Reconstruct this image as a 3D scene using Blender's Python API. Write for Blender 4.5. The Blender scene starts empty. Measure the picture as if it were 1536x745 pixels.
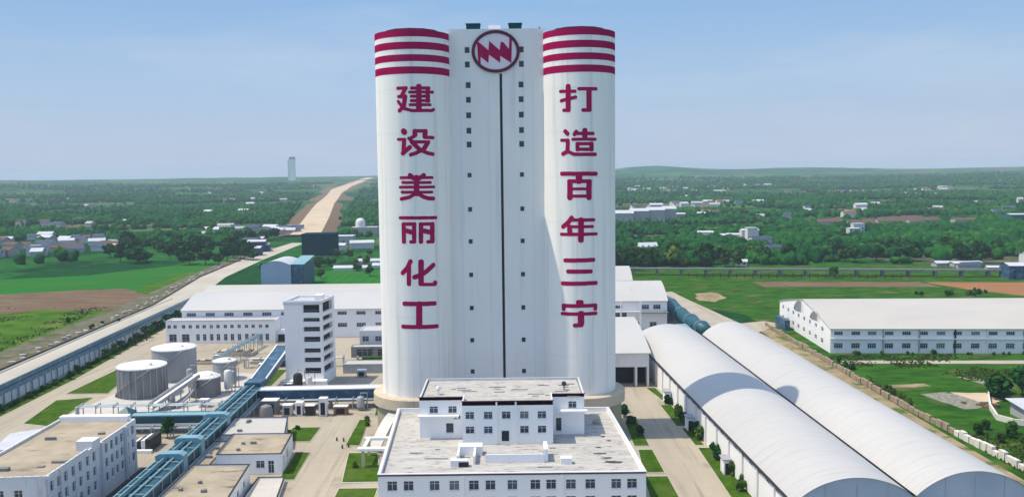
import bpy, math, random
import numpy as np
from mathutils import Matrix, Vector
random.seed(7); RNG = np.random.default_rng(7)
SC = bpy.context.scene
COL = SC.collection
R = math.radians

# ------------------------------------------------------------------ camera
CAM_H = 70.0
FPX, PW, PH = 1320.0, 1536.0, 745.0
cam = bpy.data.cameras.new('camera'); cam_o = bpy.data.objects.new('camera', cam); COL.objects.link(cam_o)
cam.sensor_width = 36.0; cam.lens = 36.0 * FPX / PW
cam.clip_start = 1.0; cam.clip_end = 40000.0
PITCH = math.atan(114.5 / FPX)
CM = Matrix.Rotation(math.pi / 2 - PITCH, 4, 'X') @ Matrix.Rotation(R(-0.67), 4, 'Z')
cam_o.matrix_world = Matrix.Translation((0, 0, CAM_H)) @ CM
SC.camera = cam_o

# ------------------------------------------------------------------ light
SUN_EL, SUN_OFF = R(62.5), R(1.5)        # the sun stands left of the plant
SX, SY, SZ = -math.cos(SUN_EL) * math.cos(SUN_OFF), -math.cos(SUN_EL) * math.sin(SUN_OFF), math.sin(SUN_EL)
EXPO, SKY_STRENGTH = 0.94, 0.15
world = bpy.data.worlds.new('World'); SC.world = world; world.use_nodes = True
wn = world.node_tree; wn.nodes.clear()
sky = wn.nodes.new('ShaderNodeTexSky'); sky.sky_type = 'NISHITA'; sky.sun_disc = False
sky.sun_elevation = SUN_EL; sky.sun_rotation = math.atan2(SX, SY)
sky.altitude = 0; sky.air_density = 1.0; sky.dust_density = 0.6; sky.ozone_density = 1.2
# a pale, even summer haze band low over the horizon, blending into the physical sky higher up
tc = wn.nodes.new('ShaderNodeTexCoord'); sx = wn.nodes.new('ShaderNodeSeparateXYZ'); wn.links.new(tc.outputs['Generated'], sx.inputs[0])
cr = wn.nodes.new('ShaderNodeValToRGB'); el = cr.color_ramp.elements
def lin(c): return tuple((v / 255 / 12.92 if v / 255 < .04045 else ((v / 255 + .055) / 1.055) ** 2.4) / (SKY_STRENGTH * 2 ** EXPO) for v in c) + (1,)
stops = [(0.0, (188, 200, 221)), (.05, (182, 200, 224)), (.10, (172, 199, 229)), (.2, (141, 183, 228))]
for p, c in stops[1:-1]: el.new(p)
for e_, (p, c) in zip(el, stops): e_.position = p; e_.color = lin(c)
mr = wn.nodes.new('ShaderNodeMapRange'); mr.inputs[1].default_value = .18; mr.inputs[2].default_value = .6; wn.links.new(sx.outputs[2], mr.inputs[0]); wn.links.new(sx.outputs[2], cr.inputs[0])
mxw = wn.nodes.new('ShaderNodeMix'); mxw.data_type = 'RGBA'; wn.links.new(mr.outputs[0], mxw.inputs[0]); wn.links.new(cr.outputs[0], mxw.inputs[6]); tint = wn.nodes.new('ShaderNodeVectorMath'); tint.operation = 'MULTIPLY'; tint.inputs[1].default_value = (1.06, 1.0, .90)
wn.links.new(sky.outputs[0], tint.inputs[0]); wn.links.new(tint.outputs[0], mxw.inputs[7])
bg = wn.nodes.new('ShaderNodeBackground'); bg.inputs['Strength'].default_value = SKY_STRENGTH
wo = wn.nodes.new('ShaderNodeOutputWorld')
# faint thin cloud veil
mpv = wn.nodes.new('ShaderNodeMapping'); mpv.inputs['Scale'].default_value = (2.2, 2.2, 11); wn.links.new(tc.outputs['Generated'], mpv.inputs[0])
cn = wn.nodes.new('ShaderNodeTexNoise'); cn.inputs['Scale'].default_value = 1.6; cn.inputs['Detail'].default_value = 7; cn.inputs['Roughness'].default_value = .55; wn.links.new(mpv.outputs[0], cn.inputs['Vector'])
cm = wn.nodes.new('ShaderNodeMapRange'); cm.inputs[1].default_value = .48; cm.inputs[2].default_value = .78; cm.inputs[4].default_value = .42; wn.links.new(cn.outputs[0], cm.inputs[0])
mc = wn.nodes.new('ShaderNodeMix'); mc.data_type = 'RGBA'; mc.inputs[7].default_value = lin((208, 219, 234)); wn.links.new(cm.outputs[0], mc.inputs[0]); wn.links.new(mxw.outputs[2], mc.inputs[6])
wn.links.new(mc.outputs[2], bg.inputs[0]); wn.links.new(bg.outputs[0], wo.inputs[0])
sun = bpy.data.lights.new('sun', 'SUN'); sun.energy = 2.3; sun.angle = R(0.5); sun.color = (1.0, 0.875, 0.68)
sun_o = bpy.data.objects.new('sun', sun); COL.objects.link(sun_o)
sun_o.rotation_euler = Vector((SX, SY, SZ)).to_track_quat('Z', 'Y').to_euler()
SC.view_settings.view_transform = 'Standard'; SC.view_settings.look = 'None'
SC.view_settings.gamma = 1.0; SC.view_settings.exposure = EXPO; SC.view_settings.use_curve_mapping = False
SC.render.engine = 'CYCLES'
SC.cycles.use_denoising = True; SC.cycles.max_bounces = 6; SC.cycles.volume_bounces = 1

# ------------------------------------------------------------------ helpers
LOC = {}

def at(px, py, z=0.0):
    """world point at height z seen at photo pixel px,py (layout survey)"""
    r = CM.to_3x3() @ Vector(((px - PW / 2) / FPX, (PH / 2 - py) / FPX, -1.0))
    t = (z - CAM_H) / r.z
    return (r.x * t, r.y * t)

def nodes(m):
    m.use_nodes = True; nt = m.node_tree; nt.nodes.clear()
    o = nt.nodes.new('ShaderNodeOutputMaterial'); b = nt.nodes.new('ShaderNodeBsdfPrincipled')
    nt.links.new(b.outputs[0], o.inputs[0])
    return nt, b

def N(nt, t, **kw):
    n = nt.nodes.new(t)
    for k, v in kw.items():
        if k in n.inputs: n.inputs[k].default_value = v
        else: setattr(n, k, v)
    return n

def c4(c): return (c[0], c[1], c[2], 1.0)

def pos_scaled(nt, s):
    g = N(nt, 'ShaderNodeNewGeometry'); v = N(nt, 'ShaderNodeVectorMath', operation='MULTIPLY')
    v.inputs[1].default_value = s; nt.links.new(g.outputs['Position'], v.inputs[0])
    return v.outputs[0]

def mat(name, col, col2=None, scale=(0.15, 0.15, 0.15), rough=0.8, detail=5, lo=0.35, hi=0.7, metal=0.0,
        spec=0.3, stain=None, stain_scale=(1, 1, 0.1), stain_lo=0.55, stain_hi=0.75, bump=0.0, bump_scale=1.0):
    """base colour varied by noise, with an optional second layer of stains"""
    m = bpy.data.materials.new(name); nt, b = nodes(m)
    b.inputs['Roughness'].default_value = rough; b.inputs['Metallic'].default_value = metal
    b.inputs['Specular IOR Level'].default_value = 0.0 if rough > .84 else spec
    col2 = col2 or tuple(x * 0.85 for x in col)
    nz = N(nt, 'ShaderNodeTexNoise', Scale=1.0, Detail=detail, Roughness=0.6); nt.links.new(pos_scaled(nt, scale), nz.inputs['Vector'])
    rp = N(nt, 'ShaderNodeMapRange'); rp.inputs[1].default_value = lo; rp.inputs[2].default_value = hi
    nt.links.new(nz.outputs[0], rp.inputs[0])
    mx = N(nt, 'ShaderNodeMix', data_type='RGBA'); mx.inputs[6].default_value = c4(col); mx.inputs[7].default_value = c4(col2)
    nt.links.new(rp.outputs[0], mx.inputs[0]); out = mx.outputs[2]
    if stain:
        n2 = N(nt, 'ShaderNodeTexNoise', Scale=1.0, Detail=6, Roughness=0.65); nt.links.new(pos_scaled(nt, stain_scale), n2.inputs['Vector'])
        r2 = N(nt, 'ShaderNodeMapRange'); r2.inputs[1].default_value = stain_lo; r2.inputs[2].default_value = stain_hi
        nt.links.new(n2.outputs[0], r2.inputs[0])
        m2 = N(nt, 'ShaderNodeMix', data_type='RGBA'); m2.inputs[7].default_value = c4(stain)
        nt.links.new(r2.outputs[0], m2.inputs[0]); nt.links.new(out, m2.inputs[6]); out = m2.outputs[2]
    nt.links.new(out, b.inputs['Base Color'])
    if bump:
        n3 = N(nt, 'ShaderNodeTexNoise', Scale=bump_scale, Detail=4); nt.links.new(pos_scaled(nt, (1, 1, 1)), n3.inputs['Vector'])
        bp = N(nt, 'ShaderNodeBump', Strength=0.6, Distance=bump); nt.links.new(n3.outputs[0], bp.inputs['Height']); nt.links.new(bp.outputs[0], b.inputs['Normal'])
    return m

class MB:
    """collects polygons, then links them as one mesh object"""
    def __init__(s): s.v, s.f = [], []
    def poly(s, *p):
        i = len(s.v); s.v += [tuple(q) for q in p]; s.f.append(tuple(range(i, i + len(p)))); return s
    def add(s, v, f):
        i = len(s.v); s.v += [tuple(q) for q in v]; s.f += [tuple(a + i for a in q) for q in f]; return s
    def prism(s, pts, z0, z1, bottom=False, top=True):
        n = len(pts); v = [(p[0], p[1], z0) for p in pts] + [(p[0], p[1], z1) for p in pts]
        f = [(i, (i + 1) % n, n + (i + 1) % n, n + i) for i in range(n)]
        if top: f.append(tuple(range(n, 2 * n)))
        if bottom: f.append(tuple(reversed(range(n))))
        return s.add(v, f)
    def box(s, x0, x1, y0, y1, z0, z1): return s.prism([(x0, y0), (x1, y0), (x1, y1), (x0, y1)], z0, z1, True)
    def bar(s, a, b, w, h):
        """box from a to b, w wide (sideways), h high, a/b on its centre line"""
        a, b = Vector(a), Vector(b); t = (b - a).normalized()
        sd = t.cross(Vector((0, 0, 1)))
        sd = sd.normalized() if sd.length > 1e-4 else Vector((1, 0, 0))
        u = sd.cross(t).normalized(); sd *= w / 2; u *= h / 2
        v = [a - sd - u, a + sd - u, a + sd + u, a - sd + u, b - sd - u, b + sd - u, b + sd + u, b - sd + u]
        return s.add(v, [(3, 2, 1, 0), (4, 5, 6, 7), (0, 1, 5, 4), (1, 2, 6, 5), (2, 3, 7, 6), (3, 0, 4, 7)])
    def lathe(s, cx, cy, prof, n=64, cap0=False, cap1=True):
        v = []; m = len(prof)
        for i in range(n):
            a = 2 * math.pi * i / n
            v += [(cx + r * math.cos(a), cy + r * math.sin(a), z) for r, z in prof]
        f = []
        for i in range(n):
            j = (i + 1) % n
            f += [(i * m + k, j * m + k, j * m + k + 1, i * m + k + 1) for k in range(m - 1)]
        if cap1: f.append(tuple(i * m + m - 1 for i in range(n)))
        if cap0: f.append(tuple(i * m for i in reversed(range(n))))
        return s.add(v, f)
    def tube(s, pts, r, n=10):
        pts = [Vector(p) for p in pts]; v = []; rr = r if hasattr(r, '__len__') else [r] * len(pts)
        for i, p in enumerate(pts):
            t = (pts[min(i + 1, len(pts) - 1)] - pts[max(i - 1, 0)]).normalized()
            a = t.cross(Vector((0, 0, 1)));  a = a.normalized() if a.length > 1e-3 else Vector((1, 0, 0))
            b = a.cross(t)
            v += [p + (a * math.cos(2 * math.pi * k / n) + b * math.sin(2 * math.pi * k / n)) * rr[i] for k in range(n)]
        f = [(i * n + k, i * n + (k + 1) % n, (i + 1) * n + (k + 1) % n, (i + 1) * n + k) for i in range(len(pts) - 1) for k in range(n)]
        f += [tuple(reversed(range(n))), tuple(range((len(pts) - 1) * n, len(pts) * n))]
        return s.add(v, f)
    def mesh(s, name, m, smooth=False, origin=(0, 0, 0), auto=None):
        me = bpy.data.meshes.new(name); o = origin
        me.from_pydata([(a - o[0], b - o[1], c - o[2]) for a, b, c in s.v], [], s.f)
        if m: me.materials.append(m)
        if smooth: me.polygons.foreach_set('use_smooth', [True] * len(me.polygons))
        me.update()
        if auto is not None: me.set_sharp_from_angle(angle=R(auto))
        return me
    def build(s, name, m, parent=None, smooth=False, origin=None, label=None, auto=None):
        o3 = LOC[parent.name] if parent else (origin or (0, 0, 0))
        o = bpy.data.objects.new(name, s.mesh(name, m, smooth, o3, auto)); COL.objects.link(o)
        if parent: o.parent = parent
        else: o.location = o3
        LOC[o.name] = o3
        if label: o['label'] = label
        return o

def thing(name, label, cat, loc=(0, 0, 0), group=None):
    o = bpy.data.objects.new(name, None); COL.objects.link(o); o.location = loc; o.empty_display_size = 0.5
    o['label'] = label; o['category'] = cat
    if group: o['group'] = group
    LOC[o.name] = tuple(loc); return o

def tag(o, label, cat, group=None):
    o['label'] = label; o['category'] = cat
    if group: o['group'] = group
    return o

def struct(o, kind='structure'):
    o['kind'] = kind; return o

def dup(root, loc, rotz=0.0, scale=1.0, label=None, group=None):
    r = root.copy(); COL.objects.link(r); r.location = loc; r.rotation_euler = (0, 0, rotz); r.scale = (scale,) * 3
    if label: r['label'] = label
    if group: r['group'] = group
    for ch in root.children:
        c = ch.copy(); COL.objects.link(c); c.parent = r
        for g in ch.children:
            d = g.copy(); COL.objects.link(d); d.parent = c
    return r

# value noise for terrain and scattering
def _hash(ix, iy, s):
    h = (ix.astype(np.int64) * 374761393 + iy.astype(np.int64) * 668265263 + s * 982451653) & 0x7fffffff
    h = (h ^ (h >> 13)) * 1274126177 & 0x7fffffff
    return ((h ^ (h >> 16)) & 0xffff) / 65535.0
def vnoise(x, y, s=0):
    x = np.asarray(x, float); y = np.asarray(y, float)
    ix, iy = np.floor(x), np.floor(y); fx, fy = x - ix, y - iy
    fx = fx * fx * (3 - 2 * fx); fy = fy * fy * (3 - 2 * fy)
    a, b = _hash(ix, iy, s), _hash(ix + 1, iy, s); c, d = _hash(ix, iy + 1, s), _hash(ix + 1, iy + 1, s)
    return (a * (1 - fx) + b * fx) * (1 - fy) + (c * (1 - fx) + d * fx) * fy
def fbm(x, y, s=0, o=4):
    t, a, n = 0, 0.5, 0
    for k in range(o):
        t = t + a * vnoise(np.asarray(x) * 2 ** k, np.asarray(y) * 2 ** k, s + k); n += a; a *= 0.5
    return t / n
def sstep(a, b, x):
    t = np.clip((np.asarray(x, float) - a) / (b - a), 0, 1); return t * t * (3 - 2 * t)
def terrain(x, y):
    x = np.asarray(x, float); y = np.asarray(y, float); d = np.hypot(x, y)
    z = sstep(850, 2200, d) * 16 * (fbm(x / 420, y / 420, 3, 4) - 0.45)
    z = z + sstep(2000, 6500, d) * 46 + sstep(2500, 6000, d) * 34 * (fbm(x / 1500, y / 900, 11, 4) - 0.5)
    ridge = np.exp(-((x / np.maximum(y, 1) - 0.155) / 0.06) ** 2) * 50 + np.exp(-((x / np.maximum(y, 1) - 0.30) / 0.10) ** 2) * 20 + np.exp(-((x / np.maximum(y, 1) - 0.62) / 0.2) ** 2) * 18
    z = z + np.exp(-((y - 6300) / 900) ** 2) * ridge
    z = z - sstep(7500, 15000, d) * 60
    return z

# ------------------------------------------------------------------ materials
M = {}
M['tower_white'] = mat('tower_white', (.85, .835, .80), (.79, .785, .765), (.05, .05, .02), .75, stain=(.56, .555, .53), stain_scale=(.55, .55, .016), stain_lo=.53, stain_hi=.80)
M['block_white'] = mat('block_white', (.76, .76, .75), (.70, .71, .71), (.06, .06, .02), .75, stain=(.52, .53, .53), stain_scale=(.6, .6, .02), stain_lo=.56, stain_hi=.85)
M['maroon'] = mat('maroon', (.36, .004, .078), (.30, .003, .068), (.3, .3, .3), .9)
M['maroon_dark'] = mat('maroon_dark', (.09, .004, .028), (.07, .004, .024), (.3, .3, .3), .6)
M['pink_white'] = mat('pink_white', (.74, .66, .72), (.70, .62, .70), (.4, .4, .4), .6)
M['wall_white'] = mat('wall_white', (.85, .845, .85), (.79, .795, .81), (.12, .12, .06), .7, stain=(.56, .57, .58), stain_scale=(.7, .7, .08), stain_lo=.6, stain_hi=.9)
M['wall_grey'] = mat('wall_grey', (.62, .64, .68), (.55, .57, .62), (.12, .12, .06), .75, stain=(.40, .41, .43), stain_scale=(.7, .7, .08), stain_lo=.6, stain_hi=.9)
M['wall_old'] = mat('wall_old', (.72, .72, .74), (.62, .63, .66), (.15, .15, .08), .85, stain=(.33, .33, .34), stain_scale=(.6, .6, .07), stain_lo=.55, stain_hi=.8)
M['roof_membrane'] = mat('roof_membrane', (.48, .47, .45), (.36, .355, .34), (.14, .6, .3), .85, detail=8, stain=(.09, .09, .09), stain_scale=(.42, 2.2, 1), stain_lo=.56, stain_hi=.66)
M['roof_tan'] = mat('roof_tan', (.40, .345, .265), (.27, .235, .185), (.16, .16, .2), .9, stain=(.12, .11, .09), stain_scale=(.10, .30, 1), stain_lo=.57, stain_hi=.68)
M['roof_metal'] = mat('roof_metal', (.50, .49, .47), (.445, .445, .44), (.03, .02, .05), .45, stain=(.40, .40, .40), stain_scale=(.25, .05, .3), stain_lo=.58, stain_hi=.9, spec=.4)
M['roof_cream'] = mat('roof_cream', (.48, .46, .425), (.43, .415, .39), (.03, .06, .05), .55, stain=(.38, .365, .34), stain_scale=(.02, .25, .3), stain_lo=.58, stain_hi=.85)
M['concrete_tan'] = mat('concrete_tan', (.56, .48, .37), (.48, .41, .32), (.2, .2, .1), .85, stain=(.34, .30, .24), stain_scale=(.3, .3, .12), stain_lo=.55, stain_hi=.8)
M['concrete_olive'] = mat('concrete_olive', (.36, .34, .26), (.28, .27, .20), (.3, .3, .12), .9)
M['concrete_grey'] = mat('concrete_grey', (.24, .24, .245), (.17, .17, .18), (.25, .25, .08), .8, stain=(.10, .10, .11), stain_scale=(.6, .6, .05), stain_lo=.52, stain_hi=.72)
M['tank_pale'] = mat('tank_pale', (.34, .35, .37), (.28, .29, .31), (.25, .25, .08), .7, stain=(.3, .3, .31), stain_scale=(.6, .6, .05), stain_lo=.55, stain_hi=.75)
M['tank_top'] = mat('tank_top', (.72, .72, .72), (.60, .60, .60), (.3, .3, .3), .6)
M['metal_grey'] = mat('metal_grey', (.42, .44, .47), (.34, .36, .39), (.5, .5, .5), .5, metal=.3)
M['black'] = mat('black', (.02, .02, .022), (.03, .03, .03), (.5, .5, .5), .6)
M['dark_void'] = mat('dark_void', (.012, .014, .025), (.02, .022, .03), (.5, .5, .5), .7)
M['glass'] = mat('glass', (.018, .028, .05), (.03, .045, .075), (.6, .6, .6), .18, spec=.5)
M['glass_blue'] = mat('glass_blue', (.03, .055, .10), (.045, .075, .13), (.6, .6, .6), .15, spec=.6)
M['glass_curtain'] = mat('glass_curtain', (.16, .17, .19), (.10, .11, .13), (.8, .8, .8), .3, spec=.5)
M['frame_white'] = mat('frame_white', (.74, .75, .77), (.68, .69, .72), (.5, .5, .5), .5)
M['blue_panel'] = mat('blue_panel', (.032, .085, .155), (.024, .07, .13), (.3, .3, .3), .5, stain=(.10, .20, .30), stain_scale=(.3, .3, .5), stain_lo=.52, stain_hi=.7)
M['conveyor_blue'] = mat('conveyor_blue', (.13, .24, .34), (.09, .19, .29), (.3, .3, .3), .55, stain=(.20, .32, .42), stain_scale=(.3, .3, .5), stain_lo=.5, stain_hi=.68)
M['teal_panel'] = mat('teal_panel', (.022, .095, .125), (.016, .07, .10), (.25, .25, .3), .45, stain=(.06, .17, .21), stain_scale=(.3, .3, .5), stain_lo=.55, stain_hi=.75)
M['pale_teal'] = mat('pale_teal', (.22, .38, .44), (.15, .30, .37), (.3, .3, .3), .5)
M['pale_blue'] = mat('pale_blue', (.30, .42, .56), (.26, .37, .51), (.1, .1, .1), .6)
M['dark_teal'] = mat('dark_teal', (.004, .045, .065), (.004, .038, .058), (.1, .1, .1), .9)
M['yard'] = mat('yard', (.395, .35, .28), (.325, .29, .235), (.035, .035, .1), .9, stain=(.20, .18, .15), stain_scale=(.11, .09, .1), stain_lo=.54, stain_hi=.78, bump=.02, bump_scale=2)
def slab_joints(m, step, dark=.84, w=.10):
    nt = m.node_tree; b = [n for n in nt.nodes if n.type == 'BSDF_PRINCIPLED'][0]; src = b.inputs['Base Color'].links[0].from_socket
    sp = N(nt, 'ShaderNodeSeparateXYZ'); g = N(nt, 'ShaderNodeNewGeometry'); nt.links.new(g.outputs['Position'], sp.inputs[0])
    for k in (0, 1):
        md = N(nt, 'ShaderNodeMath', operation='PINGPONG'); md.inputs[1].default_value = step[k] / 2; nt.links.new(sp.outputs[k], md.inputs[0])
        lt = N(nt, 'ShaderNodeMapRange'); lt.inputs[1].default_value = w * .5; lt.inputs[2].default_value = w; lt.inputs[3].default_value = dark; lt.inputs[4].default_value = 1.0; nt.links.new(md.outputs[0], lt.inputs[0])
        ml = N(nt, 'ShaderNodeVectorMath', operation='SCALE'); nt.links.new(src, ml.inputs[0]); nt.links.new(lt.outputs[0], ml.inputs[3]); src = ml.outputs[0]
    nt.links.new(src, b.inputs['Base Color'])
slab_joints(M['yard'], (6, 6))
M['road_tan'] = mat('road_tan', (.40, .36, .29), (.335, .30, .245), (.15, .03, .1), .9, stain=(.22, .20, .165), stain_scale=(.75, .02, .1), stain_lo=.53, stain_hi=.75)
M['road_white'] = mat('road_white', (.45, .42, .365), (.38, .355, .31), (.1, .03, .1), .9, stain=(.42, .38, .32), stain_scale=(.3, .04, .1), stain_lo=.58, stain_hi=.8)
M['shade_and_membrane'] = mat('shade_and_membrane', (.06, .06, .065), (.085, .082, .08), (.2, .2, .1), .9)  # dark grey shared by the painted shade strip and the torn roof membrane
slab_joints(M['road_tan'], (60, 7)); slab_joints(M['road_white'], (80, 9), .88, .14)
M['paving_grey'] = mat('paving_grey', (.40, .36, .31), (.34, .31, .27), (.1, .1, .1), .9)
M['pad_white'] = mat('pad_white', (.52, .50, .47), (.45, .435, .41), (.15, .15, .1), .85)
M['kerb'] = mat('kerb', (.55, .53, .49), (.46, .44, .41), (.3, .3, .3), .85)
M['soil_brown'] = mat('soil_brown', (.17, .115, .08), (.12, .085, .06), (.05, .15, .1), .95, stain=(.20, .17, .11), stain_scale=(.03, .12, .1), stain_lo=.5, stain_hi=.7)
M['soil_red'] = mat('soil_red', (.30, .15, .075), (.23, .12, .065), (.05, .15, .1), .95)
M['sand'] = mat('sand', (.55, .45, .33), (.45, .36, .27), (.03, .03, .03), .95, stain=(.30, .24, .19), stain_scale=(.03, .02, .1), stain_lo=.55, stain_hi=.75)
M['verge'] = mat('verge', (.17, .155, .12), (.10, .10, .075), (.25, .08, .1), .95, stain=(.07, .095, .03), stain_scale=(.12, .12, .1), stain_lo=.5, stain_hi=.62)
M['spoil'] = mat('spoil', (.33, .26, .17), (.20, .17, .10), (.15, .15, .1), .95, stain=(.07, .12, .03), stain_scale=(.12, .12, .1), stain_lo=.52, stain_hi=.62)
M['gravel'] = mat('gravel', (.28, .27, .245), (.15, .16, .12), (.8, .8, .8), .95, lo=.4, hi=.6)
M['stone'] = mat('stone', (.36, .29, .22), (.24, .19, .15), (.6, .6, .6), .95)
M['stone_white'] = mat('stone_white', (.70, .68, .63), (.54, .51, .46), (.5, .5, .5), .9)
M['rock'] = mat('rock', (.55, .52, .47), (.34, .32, .29), (.5, .5, .5), .95)
M['lawn'] = mat('lawn', (.060, .120, .012), (.024, .066, .008), (.35, .35, .2), .95, stain=(.085, .12, .03), stain_scale=(.12, .12, .2), stain_lo=.5, stain_hi=.7, bump=.15, bump_scale=1.5)
M['meadow'] = mat('meadow', (.040, .120, .014), (.018, .066, .010), (.09, .16, .05), .95, lo=.38, hi=.62, detail=8, stain=(.12, .115, .045), stain_scale=(.05, .10, .1), stain_lo=.54, stain_hi=.68, bump=.5, bump_scale=.7)
M['meadow_light'] = mat('meadow_light', (.075, .155, .018), (.035, .095, .012), (.07, .11, .05), .95, lo=.38, hi=.62, detail=8, stain=(.15, .14, .05), stain_scale=(.03, .07, .1), stain_lo=.54, stain_hi=.70, bump=.5, bump_scale=.7)
M['field_bright'] = mat('field_bright', (.022, .155, .025), (.03, .12, .02), (.006, .02, .05), .95, stain=(.07, .14, .03), stain_scale=(.006, .03, .1), stain_lo=.55, stain_hi=.7, bump=.2, bump_scale=.5)
slab_joints(M['field_bright'], (7, 26), .80, .9); slab_joints(M['soil_brown'], (5, 30), .80, .6)
M['bark'] = mat('bark', (.10, .075, .05), (.07, .05, .035), (1, 1, .4), .95)
def leaf(name, c, c2):
    m = mat(name, c, c2, (.5, .5, .5), .85, detail=3, lo=.35, hi=.65, spec=.15); nt = m.node_tree
    b = [n for n in nt.nodes if n.type == 'BSDF_PRINCIPLED'][0]; src = b.inputs['Base Color'].links[0].from_socket
    oi = N(nt, 'ShaderNodeObjectInfo'); h = N(nt, 'ShaderNodeHueSaturation')
    for sock, lo, hi, mul in (('Hue', .475, .515, 7.3), ('Value', .65, 1.45, 3.1)):
        fr = N(nt, 'ShaderNodeMath', operation='MULTIPLY'); fr.inputs[1].default_value = mul; nt.links.new(oi.outputs['Random'], fr.inputs[0])
        f2 = N(nt, 'ShaderNodeMath', operation='FRACT'); nt.links.new(fr.outputs[0], f2.inputs[0])
        r = N(nt, 'ShaderNodeMapRange'); r.inputs[3].default_value = lo; r.inputs[4].default_value = hi; nt.links.new(f2.outputs[0], r.inputs[0]); nt.links.new(r.outputs[0], h.inputs[sock])
    nt.links.new(src, h.inputs['Color']); nt.links.new(h.outputs[0], b.inputs['Base Color'])
    return m
LEAF = [leaf('leaf_dark', (.022, .085, .020), (.012, .055, .016)), leaf('leaf_mid', (.045, .115, .022), (.024, .075, .016)), leaf('leaf_light', (.085, .15, .026), (.05, .105, .02))]
M['woodland'] = mat('woodland', (.004, .046, .013), (.016, .100, .018), (.014, .022, .02), .95, detail=8, lo=.40, hi=.60, spec=.1, stain=(.055, .135, .022), stain_scale=(.035, .06, .1), stain_lo=.54, stain_hi=.66)
M['house_white'] = mat('house_white', (.62, .62, .61), (.54, .54, .53), (.2, .2, .2), .8)
M['house_grey'] = mat('house_grey', (.40, .39, .39), (.34, .33, .33), (.2, .2, .2), .8)
M['roof_slate'] = mat('roof_slate', (.05, .075, .13), (.035, .055, .10), (.2, .2, .2), .8)
M['roof_tile'] = mat('roof_tile', (.24, .11, .075), (.18, .09, .065), (.2, .2, .2), .85)
M['roof_brick'] = mat('roof_brick', (.15, .095, .08), (.11, .08, .07), (.2, .2, .2), .85)
M['roof_pale'] = mat('roof_pale', (.52, .54, .58), (.42, .44, .49), (.2, .2, .2), .6)

def mat_land():
    m = bpy.data.materials.new('farmland'); nt, b = nodes(m)
    b.inputs['Roughness'].default_value = .95; b.inputs['Specular IOR Level'].default_value = 0
    warp = N(nt, 'ShaderNodeTexNoise', Scale=1.0, Detail=3); nt.links.new(pos_scaled(nt, (.004, .004, 0)), warp.inputs['Vector'])
    p = pos_scaled(nt, (.0055, .0042, 0))
    ad = N(nt, 'ShaderNodeVectorMath', operation='ADD'); sc = N(nt, 'ShaderNodeVectorMath', operation='SCALE'); sc.inputs[3].default_value = 1.1
    nt.links.new(warp.outputs[1], sc.inputs[0]); nt.links.new(p, ad.inputs[0]); nt.links.new(sc.outputs[0], ad.inputs[1])
    vo = N(nt, 'ShaderNodeTexVoronoi', Scale=1.0, feature='F1'); nt.links.new(ad.outputs[0], vo.inputs['Vector'])
    sep = N(nt, 'ShaderNodeSeparateColor'); nt.links.new(vo.outputs['Color'], sep.inputs[0])
    cr = N(nt, 'ShaderNodeValToRGB'); e = cr.color_ramp; e.interpolation = 'CONSTANT'
    cols = [(0, (.010, .060, .018)), (.20, (.020, .105, .022)), (.40, (.014, .080, .022)), (.56, (.050, .135, .030)), (.70, (.024, .095, .024)), (.82, (.085, .135, .05)), (.92, (.12, .115, .07))]
    while len(e.elements) < len(cols): e.elements.new(1.0)
    for el, (q, c) in zip(e.elements, cols): el.position = q; el.color = c4(c)
    nt.links.new(sep.outputs[0], cr.inputs[0])
    nz = N(nt, 'ShaderNodeTexNoise', Scale=1.0, Detail=8, Roughness=.7); nt.links.new(pos_scaled(nt, (.012, .012, .012)), nz.inputs['Vector'])
    rp = N(nt, 'ShaderNodeMapRange'); rp.inputs[1].default_value = .50; rp.inputs[2].default_value = .60
    nt.links.new(nz.outputs[0], rp.inputs[0])
    mx = N(nt, 'ShaderNodeMix', data_type='RGBA'); mx.inputs[7].default_value = (.009, .046, .018, 1)
    nt.links.new(rp.outputs[0], mx.inputs[0]); nt.links.new(cr.outputs[0], mx.inputs[6])
    n2 = N(nt, 'ShaderNodeTexNoise', Scale=1.0, Detail=5, Roughness=.7); nt.links.new(pos_scaled(nt, (.12, .12, .12)), n2.inputs['Vector'])
    hs = N(nt, 'ShaderNodeMapRange'); hs.inputs[1].default_value = .3; hs.inputs[2].default_value = .7; hs.inputs[3].default_value = .5; hs.inputs[4].default_value = 1.45
    nt.links.new(n2.outputs[0], hs.inputs[0])
    ml = N(nt, 'ShaderNodeVectorMath', operation='SCALE'); nt.links.new(mx.outputs[2], ml.inputs[0]); nt.links.new(hs.outputs[0], ml.inputs[3])
    nt.links.new(ml.outputs[0], b.inputs['Base Color'])
    return m
M['farmland'] = mat_land()

# ------------------------------------------------------------------ the setting: ground, fields, roads
def make_ground():
    ang = np.radians(np.arange(-120, 120.01, .3)); rad = np.concatenate([[1, 60, 150, 300, 450], np.geomspace(600, 9000, 175)])
    A, Rr = np.meshgrid(ang, rad, indexing='ij'); x = Rr * np.sin(A); y = Rr * np.cos(A); z = terrain(x, y)
    n, m = A.shape
    v = np.stack([x, y, z], -1).reshape(-1, 3); i = (np.arange(n - 1)[:, None] * m + np.arange(m - 1)[None]).reshape(-1)
    f = np.stack([i, i + 1, i + m + 1, i + m], 1)
    f = f[:, ::-1]
    me = bpy.data.meshes.new('ground'); me.from_pydata(v.tolist(), [], f.tolist()); me.materials.append(M['farmland'])
    me.polygons.foreach_set('use_smooth', [True] * len(me.polygons))
    o = bpy.data.objects.new('ground', me); COL.objects.link(o); struct(o)
make_ground()

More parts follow.
